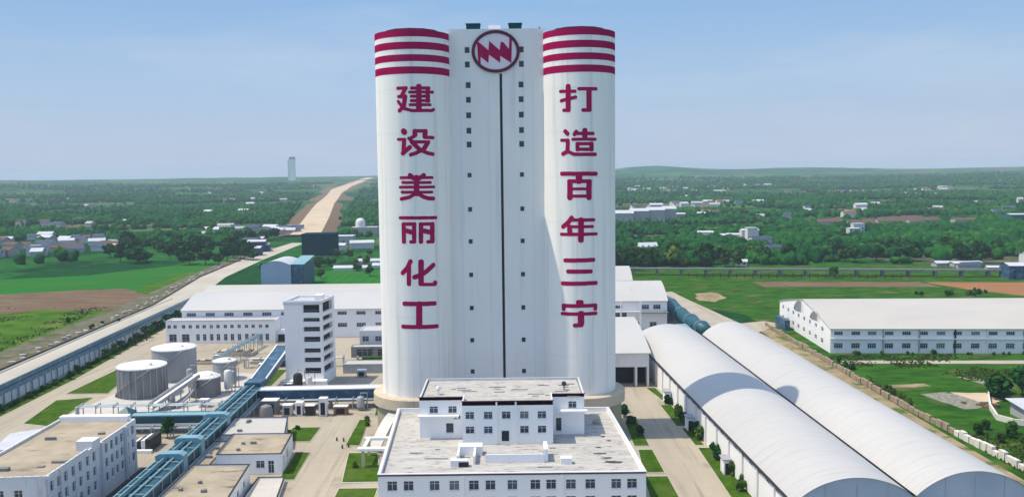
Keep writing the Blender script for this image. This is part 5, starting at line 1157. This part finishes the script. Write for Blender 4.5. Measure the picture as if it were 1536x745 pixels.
# works right behind the right silo
W = [(150, 1180, 26, 24, 14), (172, 1195, 24, 22, 16), (196, 1200, 24, 24, 17), (216, 1210, 18, 22, 18), (204, 1245, 18, 14, 22), (222, 1300, 16, 14, 12), (238, 1240, 12, 10, 9)]
for x, y, w_, d, h in W:
    house('works_hall', 'pale works hall in the hazy cluster just right of the tower', 'works hall', x, y, w_, d, h, 'house_grey', 'roof_pale', random.uniform(-.1, .1), .3, 'works halls right of the tower', wins=3)
for x, y, w_, h in ((205, 930, 16, 5), (228, 905, 12, 4), (240, 880, 10, 12), (250, 925, 18, 7), (216, 900, 10, 4)):
    house('farm_building', 'white farm building below the works cluster right of the tower', 'farm building', x, y, w_, 10, h, 'house_white', 'roof_pale', random.uniform(-.2, .2), .25, 'farm buildings right of the tower', flat=h > 9)
house('villa', 'pale blue-white villa with two gables in the green slope right of the tower', 'house', 118, 765, 16, 10, 5, 'house_white', 'roof_pale', .1, .6, wins=3)
house('villa', 'low blue-roofed farmhouse in the green slope nearest the viaduct', 'house', 170, 690, 18, 8, 3.4, 'house_white', 'roof_slate', 0, .4, wins=4)
house('villa', 'small white cottage directly above the viaduct', 'house', 168, 642, 8, 7, 3.6, 'house_white', 'roof_pale', -.2, .4, wins=2)
house('villa', 'blue-roofed farmhouse with pale gable in the trees right of the cottage', 'house', 222, 745, 16, 9, 4.5, 'house_grey', 'roof_slate', .3, .5, wins=3)
house('villa', 'blue-roofed barn standing higher in the trees above the gabled farmhouse', 'house', 235, 830, 20, 10, 5, 'house_white', 'roof_slate', .2, .5)
house('villa', 'stepped white house on the slope left of the brick village', 'house', 362, 930, 12, 10, 7, 'house_white', 'house_white', 0, flat=True, wins=3)
house('villa', 'tall white house behind the stepped white house', 'house', 378, 960, 12, 9, 10, 'house_white', 'house_white', 0, flat=True, wins=3)
for k in range(26):
    x = random.uniform(380, 560); y = 1080 + (x - 380) * .1 + random.uniform(-30, 50)
    house('brick_house', 'brown roofed house in the brick village on the right', 'house', x, y, random.uniform(12, 30), random.uniform(9, 12), random.uniform(4, 7), 'house_grey', 'roof_brick', random.uniform(-.1, .1), .5, 'houses of the brick village')
house('blue_works', 'long pale works building with blue panels at the right edge of the countryside', 'works', 640, 1085, 60, 20, 12, 'blue_panel', 'roof_pale', 0, .1)
house('depot', 'dark blue depot with pale roof beside the viaduct at the right edge', 'depot', 322, 548, 26, 14, 9, 'blue_panel', 'roof_pale', -.1, .2, wins=4)
house('depot', 'white storage hall behind the dark blue depot at the right edge', 'depot', 352, 585, 20, 12, 12, 'house_white', 'roof_pale', -.1, .2)
for k in range(8):
    x, y = random.uniform(296, 330), random.uniform(570, 625)
    house('scrap_shed', 'low pale blue shed in the works yard above the dark blue depot', 'shed', x, y, random.uniform(8, 14), 6, 3, 'house_grey', random.choice(['roof_pale', 'roof_slate']), random.uniform(-.3, .3), .3, 'sheds in the works yard')
RF = ['roof_pale', 'roof_slate', 'roof_slate', 'roof_brick', 'roof_tile', 'house_grey', 'roof_pale']
CL = [(random.uniform(.14, .62), 1250 * 3.0 ** random.random()) for _ in range(24)]
for k in range(150):
    q, y = random.choice(CL); y = y + random.gauss(0, 45); x = y * q + random.gauss(0, 55)
    house('distant_house', 'tiny house in the hazy plain right of the tower', 'house', x, y, random.uniform(8, 20) * (.8 + y / 6000), 10, random.uniform(4, 8), random.choice(['house_white', 'house_white', 'house_grey']), random.choice(RF), random.uniform(-.4, .4), .5, 'distant houses right of the tower')
CL = [(-random.uniform(.14, .58), 1250 * 2.6 ** random.random()) for _ in range(12)]
for k in range(70):
    q, y = random.choice(CL); y = y + random.gauss(0, 40); x = y * q + random.gauss(0, 50)
    if abs(x + 230 + (y - 1000) * .185) < 110: continue
    house('distant_house', 'tiny house in the hazy plain left of the tower', 'house', x, y, random.uniform(8, 18) * (.8 + y / 6000), 10, random.uniform(4, 8), random.choice(['house_white', 'house_grey']), random.choice(RF), random.uniform(-.4, .4), .5, 'distant houses left of the tower')
for k in range(44):
    y = random.uniform(770, 1010); x = -random.uniform(.44, .62) * y + random.uniform(-8, 8) - (20 if y > 900 else 0)
    house('village_house', 'slate or pale roofed house in the dark village at the left edge', 'house', x, y, random.uniform(9, 18), random.uniform(8, 11), random.uniform(4, 7), random.choice(['house_white', 'house_grey', 'house_grey']), random.choice(['roof_slate', 'roof_slate', 'roof_pale', 'roof_brick']), random.uniform(-.5, .5), .5, 'houses of the village at the left edge')
for k in range(20):
    y = random.uniform(1010, 1120); x = -y * random.uniform(.24, .36)
    house('hamlet_house', 'grey house of the hamlet between the green field and the unfinished highway', 'house', x, y, random.uniform(9, 20), 9, random.uniform(4, 8), 'house_grey', random.choice(['roof_slate', 'house_grey', 'roof_pale']), random.uniform(-.3, .3), .5, 'houses of the hamlet')
for k in range(8):
    y = random.uniform(700, 800); x = -y * .295 + random.uniform(-8, 6)
    house('roadside_house', 'dark blue-grey house crowded at the bend of the long road', 'house', x - 14, y + 60, random.uniform(10, 16), 10, random.uniform(6, 12), 'roof_slate', random.choice(['roof_slate', 'roof_pale']), random.uniform(-.3, .3), .3, 'houses at the road bend')
x, y = -1262, 5100; z = hz(x, y)
t = thing('distant_tower', 'slim pale tower alone on the far left horizon', 'tower', (x, y, z))
b = MB(); b.box(x - 14, x + 15, y - 14, y + 14, z - 10, z + 122); b.build('shaft', M['tower_white'], t)
b = MB(); b.box(x - 14.5, x + 15.5, y - 14.5, y + 14.5, z + 122.1, z + 134); b.build('head', M['metal_grey'], t)
b = MB(); b.box(x - 24, x - 14.6, y - 10, y + 10, z - 10, z + 118); b.build('lift_shaft', M['house_white'], t)

# ------------------------------------------------------------------ trees
def tree_proto(kind, h, rad, seed, trunk=True):
    """tapered trunk with limbs; crown of many leaf-sized faces gathered in clumps"""
    rng = np.random.default_rng(seed); t = MB(); hb = h * (.28 if trunk else .05)
    t.tube([(0, 0, -.3), (.05, 0, hb), (.1 * h * .05, .05, h * .62)], [.045 * h * .6, .03 * h * .6, .012 * h * .6], 6)
    for k in range(4):
        a = k * 1.6 + rng.uniform(0, .5); t.tube([(0, 0, hb * (.9 + .2 * k)), (rad * .55 * math.cos(a), rad * .55 * math.sin(a), hb + h * .3)], [.015 * h * .6, .006 * h * .6], 5)
    nc = 11; cl = []
    for k in range(nc):
        a = rng.uniform(0, 2 * math.pi); u = rng.uniform(0, 1) ** .6; zf = rng.uniform(0, 1)
        rr = rad * .68 * u * (1 - .45 * abs(zf - .4)); cl.append((rr * math.cos(a), rr * math.sin(a), hb + (h - hb) * (.18 + .66 * zf), rad * rng.uniform(.34, .5)))
    v = []; f = []
    for cx, cy, cz, r in cl:
        n = 46; d = rng.normal(size=(n, 3)); d /= np.linalg.norm(d, axis=1)[:, None]; d[:, 2] *= .8
        p = np.array([cx, cy, cz]) + d * r * rng.uniform(.55, 1.08, (n, 1))
        s = rng.uniform(.12, .22, n) * rad
        nn = d + rng.normal(size=(n, 3)) * .5; nn /= np.linalg.norm(nn, axis=1)[:, None]
        e1 = np.cross(nn, rng.normal(size=(n, 3))); e1 /= np.linalg.norm(e1, axis=1)[:, None]; e2 = np.cross(nn, e1)
        for i in range(n):
            b0 = len(v); v += [tuple(p[i] + s[i] * (e1[i] * a_ + e2[i] * b_) + nn[i] * c_) for a_, b_, c_ in ((-1, -.6, 0), (.3, -.9, .03), (1, .2, 0), (.1, .9, -.03), (-.8, .5, 0))]; f.append((b0, b0 + 1, b0 + 2, b0 + 3, b0 + 4))
    c = MB(); c.add(v, f)
    return t.mesh('trunk', M['bark']), c.mesh('crown', LEAF[kind])
PROTO = [tree_proto(k % 3, 8.0, 3.4 + .5 * (k % 4), 100 + k) for k in range(9)]
BUSH = [tree_proto(k % 3, 3.0, 1.7, 200 + k, False) for k in range(6)]
def tree(x, y, s, label, group=None, kind=None, bush=False, cat='tree', name='tree', sx=1.0, z=None):
    P = BUSH if bush else PROTO; i = random.randrange(len(P)) if kind is None else random.choice([k for k in range(len(P)) if k % 3 == kind])
    t = thing(name, label, cat, (x, y, (float(terrain(x, y)) if z is None else z)), group); t.rotation_euler = (0, 0, random.uniform(0, 6.3)); t.scale = (s * sx, s * sx, s * random.uniform(.85, 1.2))
    for n, me in (('trunk' if not bush else 'stem', P[i][0]), ('crown' if not bush else 'foliage', P[i][1])):
        o = bpy.data.objects.new(n, me); COL.objects.link(o); o.parent = t
    return t
tree(-37.2, 262, .75, 'dark leafy tree at the foot of the left silo', kind=1)
tree(-38.6, 252, .5, 'small dark tree in front of the one at the left silo foot', kind=0)
tree(-93, 231, .62, 'single round dark tree on the tan yard left of the teal gallery', kind=0)
for k in range(26):
    y = 215 + k * 8.6; x = float(np.interp(y, [200, 300, 408, 450], [-152.2, -154.4, -162.8, -167])) + random.uniform(-.8, .8)
    tree(x, y, random.uniform(.24, .40) if k < 14 else random.uniform(.45, .65), 'small clipped tree in the hedge row along the blue conveyor gallery', 'trees along the conveyor gallery', random.choice([0, 1]))
for k in range(46):
    y = 205 + k * 4.6; x = float(np.interp(y, [200, 300, 408, 450], [-153.0, -156.0, -164.5, -168.5])) + random.uniform(-.5, .5)
    tree(x + .8, y, random.uniform(.35, .65), 'low dark shrub in the hedge below the blue conveyor gallery', 'hedge shrubs along the conveyor gallery', random.choice([0, 0, 1]), True, 'shrub', 'shrub')
for x, y, s in ((47.8, 238, 1.0), (47.2, 246, 1.1), (48.0, 251, .8), (46.4, 259, .9), (48.4, 229, 1.2), (48.7, 224, 1.1), (48.2, 233, .9), (49.5, 213, .8), (49.6, 208, 1.0), (50.3, 203, .9), (50.4, 197, 1.1), (50.8, 190, .9), (49.2, 187, .8), (47.3, 241, .8)):
    tree(x, y, s, 'leafy green shrub in the planting strip along the arched warehouse wall', 'shrubs along the arched warehouse', None, True, 'shrub', 'shrub')
for x, y, s in ((31.4, 246, 1.0), (32.6, 239, .9), (33.4, 228, .8), (32.2, 251, .9)):
    tree(x, y, s, 'dark shrub beside the ring base of the right silo', 'shrubs beside the right silo', 0, True, 'shrub', 'shrub')
for x, y, s in ((-61, 231, .7), (-60.4, 227.5, .8), (-59.6, 237, .5), (-41.6, 244, .6), (-40.8, 240, .5), (-38, 205, .5)):
    tree(x, y, s, 'small clipped bush on a lawn plot left of the office block', 'bushes on the lawn plots', None, True, 'shrub', 'bush')
for k, (x, y, s) in enumerate(((147, 262, .9), (152, 258, 1.0), (157, 254, 1.1), (150, 268, .8), (156, 265, 1.0), (153, 249, .9))):
    tree(x, y, s, 'dense dark tree in the clump behind the small shed at the right edge', 'trees behind the small shed', 0)
for x, y in ((128, 222), (131, 226), (126, 230), (135, 224), (122, 226), (129, 217), (124, 219)):
    tree(x, y, random.uniform(.7, 1.2), 'bright green bush behind the white blocks of the boundary wall', 'bushes behind the boundary wall', 1, True, 'shrub', 'bush')
for k in range(16):
    x = random.uniform(124, 200); tree(x, 327.5 - (x - 121) * .07 + random.uniform(-1, 1), random.uniform(.35, .6), 'low bush at the foot of the long right warehouse', 'bushes at the long warehouse', None, True, 'shrub', 'bush')
for k in range(12):
    y = random.uniform(250, 320); tree(115.8 + random.uniform(0, 2.5), y, random.uniform(.4, .8), 'weedy bush growing along the stone boundary wall', 'weeds along the boundary wall', None, True, 'shrub', 'bush')
for k in range(14):
    x = random.uniform(220, 262); tree(x, 478 + random.uniform(-4, 6), random.uniform(.6, 1.0), 'bush on the edge of the reddish field behind the long warehouse', 'bushes by the reddish field', None, True, 'shrub', 'bush')
for k in range(9):
    tree(random.uniform(-252, -178), random.uniform(250, 440), random.uniform(.5, .9), 'weedy bush on the meadow or verge left of the long road', 'weeds left of the long road', None, True, 'shrub', 'bush') if k else None
cand = []
def grove(n, fx, fy, label, group, kinds, s0, s1):
    for k in range(n):
        x, y = fx(), fy(); x = x * y if abs(x) < 5 else x
        tree(x, y, random.uniform(s0, s1), label, group, random.choice(kinds), sx=random.uniform(1, 1.35))
grove(52, lambda: random.uniform(-.46, -.285), lambda: random.uniform(690, 860), 'dark round tree in the wood between the bright field and the village', 'trees behind the bright field', [0, 0, 1], 1.0, 1.7)
grove(46, lambda: random.uniform(.10, .26), lambda: random.uniform(610, 700), 'broad green tree in the wood just above the viaduct right of the tower', 'trees above the viaduct', [0, 1, 1, 2], 1.0, 1.8)
grove(40, lambda: random.uniform(.26, .56), lambda: random.uniform(650, 720), 'dark tree in the belt above the viaduct toward the right edge', 'tree belt toward the right edge', [0, 0, 1], 1.0, 1.6)
grove(24, lambda: random.uniform(-.23, -.11), lambda: random.uniform(585, 760), 'small tree in the gardens between the blue building and the tower', 'trees in the gardens', [0, 1, 2], .5, .9)
grove(10, lambda: random.uniform(-.32, -.26), lambda: random.uniform(900, 960), 'dark tree at the foot of the highway embankment', 'trees at the highway foot', [0, 1], 1.1, 1.6)
tree(-183, 640, .8, 'greyish round bush tree beside the long road by the blue building', kind=0)
tree(206, 560, 1.0, 'single round tree standing beside the viaduct', kind=1)

def rough_grass():
    rng = np.random.default_rng(11); n = 26000
    x = np.concatenate([rng.uniform(116, 235, n), rng.uniform(-330, -200, n // 2)]); y = np.concatenate([rng.uniform(195, 325, n), rng.uniform(240, 470, n // 2)])
    m = fbm(x / 14, y / 14, 8, 3); keep = (rng.uniform(0, 1, len(x)) < sstep(.48, .62, m)) & ~((x > 116) & (x < 165) & (y > 226) & (y < 283) & (x > 120)); keep &= (x > 0) | (x < -200 - (y - 240) * .075)
    x, y = x[keep], y[keep]; k = len(x); h = rng.uniform(.25, .8, k); w = rng.uniform(.25, .6, k); a = rng.uniform(0, 3.14, k)
    V = np.zeros((k, 6, 3)); c, s_ = np.cos(a) * w, np.sin(a) * w
    V[:, 0] = np.stack([x - c, y - s_, x * 0], 1); V[:, 1] = np.stack([x + c, y + s_, x * 0], 1); V[:, 2] = np.stack([x + rng.uniform(-.2, .2, k), y + rng.uniform(-.2, .2, k), h], 1)
    V[:, 3] = np.stack([x - s_, y + c, x * 0], 1); V[:, 4] = np.stack([x + s_, y - c, x * 0], 1); V[:, 5] = V[:, 2] + .03
    F = (np.arange(k)[:, None, None] * 6 + np.array([[0, 1, 2], [3, 4, 5]])[None]).reshape(-1, 3)
    me = bpy.data.meshes.new('rough_grass'); me.from_pydata(V.reshape(-1, 3).tolist(), [], F.tolist()); me.materials.append(M['tuft'])
    o = bpy.data.objects.new('rough_grass', me); COL.objects.link(o); o['kind'] = 'stuff'
M['tuft'] = mat('tuft', (.05, .11, .016), (.10, .12, .035), (.1, .1, .1), .95)
rough_grass()
def woodland():
    """far woods that read as one mass: many small lumpy crowns in one mesh"""
    import bmesh
    bm = bmesh.new(); bmesh.ops.create_icosphere(bm, subdivisions=1, radius=1); bv = np.array([v.co[:] for v in bm.verts]); bf = np.array([[v.index for v in f.verts] for f in bm.faces])
    bm2 = bmesh.new(); bmesh.ops.create_icosphere(bm2, subdivisions=2, radius=1); cv = np.array([v.co[:] for v in bm2.verts]); cf = np.array([[v.index for v in f.verts] for f in bm2.faces])
    rng = np.random.default_rng(5); n = 128000
    y = 640 * (4300 / 640) ** rng.uniform(0, 1, n); x = y * rng.uniform(-.95, .95, n)
    m = fbm(x / 260, y / 110, 31, 4) - np.where(x < 0, .06, 0) + .10 * (fbm(x / 60, y / 40, 77, 3) - .5) * 2
    q = x / y
    dens = sstep(.47, .56, m)
    dens = np.maximum(dens, sstep(.42, .5, m) * .25) * np.where(x < 0, .75, 1)
    keep = rng.uniform(0, 1, n) < dens
    nearR = (x > 0) & (y < 900) & (x / y > .09)
    keep |= nearR & (rng.uniform(0, 1, n) < sstep(.46, .53, fbm(x / 70, y / 26, 91, 3)) * .95) & (y > 640)
    keep |= (x < 0) & (y > 900) & (y < 1800) & (rng.uniform(0, 1, n) < sstep(.52, .6, fbm(x / 90, y / 40, 55, 3)))
    hx = np.interp(y, [900, 1028, 1456, 2080, 3300, 3996, 4744], [-222, -239, -319, -435, -640, -722, -808])
    keep &= ~((np.abs(x - hx) < 42 * (1 + np.maximum(0, y - 1300) / 2000)) & (y > 880))
    keep &= ~((q < -.27) & (q > -.9) & (y < 690)) & ~((q > -.28) & (q < -.1) & (y < 880)) & ~((q > .29) & (q < .42) & (y > 735) & (y < 790))
    for o in list(bpy.data.objects):
        if o.name.startswith(('villa', 'farm_building', 'brick_house', 'works_hall')):
            hx_, hy_ = o.location.x, o.location.y; keep &= ~((np.abs(x - hx_ * y / hy_) < 15) & (y > hy_ - 52) & (y < hy_ + 14))
    keep &= ~((np.abs(x + 166) < 30) & (np.abs(y - 765) < 60))
    x, y = x[keep], y[keep]; z = terrain(x, y); print('woodland crowns', len(x))
    V, Fc, base = [], [], 0
    for near in (True, False):
        i = (y < 1500) if near else (y >= 1500); xs, ys, zs = x[i], y[i], z[i]; tv, tf = (cv, cf) if near else (bv, bf)
        for rep in range(2 if near else 1):
            k = len(xs); s = rng.uniform(2.2, 4.4, k) * (1 + np.maximum(0, ys - 1200) / 3500) * (1 if rep == 0 else .7); h = s * rng.uniform(.8, 1.35, k)
            ox, oy = (0, 0) if rep == 0 else (rng.normal(0, 2.4, k), rng.normal(0, 2.4, k))
            d = 1 + rng.uniform(-.3, .3, (k, len(tv)))
            P = tv[None] * d[..., None] * np.stack([s, s, h], -1)[:, None]; P[..., 0] += (xs + ox)[:, None]; P[..., 1] += (ys + oy)[:, None]; P[..., 2] += (zs + h * (.75 if rep == 0 else 1.05))[:, None]
            V.append(P.reshape(-1, 3)); Fc.append((tf[None] + (base + np.arange(k) * len(tv))[:, None, None]).reshape(-1, 3)); base += k * len(tv)
    V = np.concatenate(V); Fc = np.concatenate(Fc)
    me = bpy.data.meshes.new('woodland'); me.vertices.add(len(V)); me.vertices.foreach_set('co', V.ravel()); me.loops.add(Fc.size); me.loops.foreach_set('vertex_index', Fc.ravel().astype(np.int32))
    me.polygons.add(len(Fc)); me.polygons.foreach_set('loop_start', np.arange(0, Fc.size, 3, dtype=np.int32)); me.polygons.foreach_set('loop_total', np.full(len(Fc), 3, np.int32)); me.update(calc_edges=True); me.materials.append(M['woodland'])
    o = bpy.data.objects.new('woodland', me); COL.objects.link(o); o['kind'] = 'stuff'
woodland()

# ------------------------------------------------------------------ haze over the whole plain
def haze():
    m = bpy.data.materials.new('haze'); m.use_nodes = True; nt = m.node_tree; nt.nodes.clear()
    o = nt.nodes.new('ShaderNodeOutputMaterial'); v = nt.nodes.new('ShaderNodeVolumePrincipled')
    v.inputs['Color'].default_value = (.64, .79, .96, 1); v.inputs['Density'].default_value = HAZE; v.inputs['Anisotropy'].default_value = 0.0
    nt.links.new(v.outputs[0], o.inputs['Volume'])
    b = MB(); b.box(-9200, 9200, -5000, 9200, -80, 128); o = b.build('haze', m); o['kind'] = 'stuff'
HAZE = 0.000095
haze()
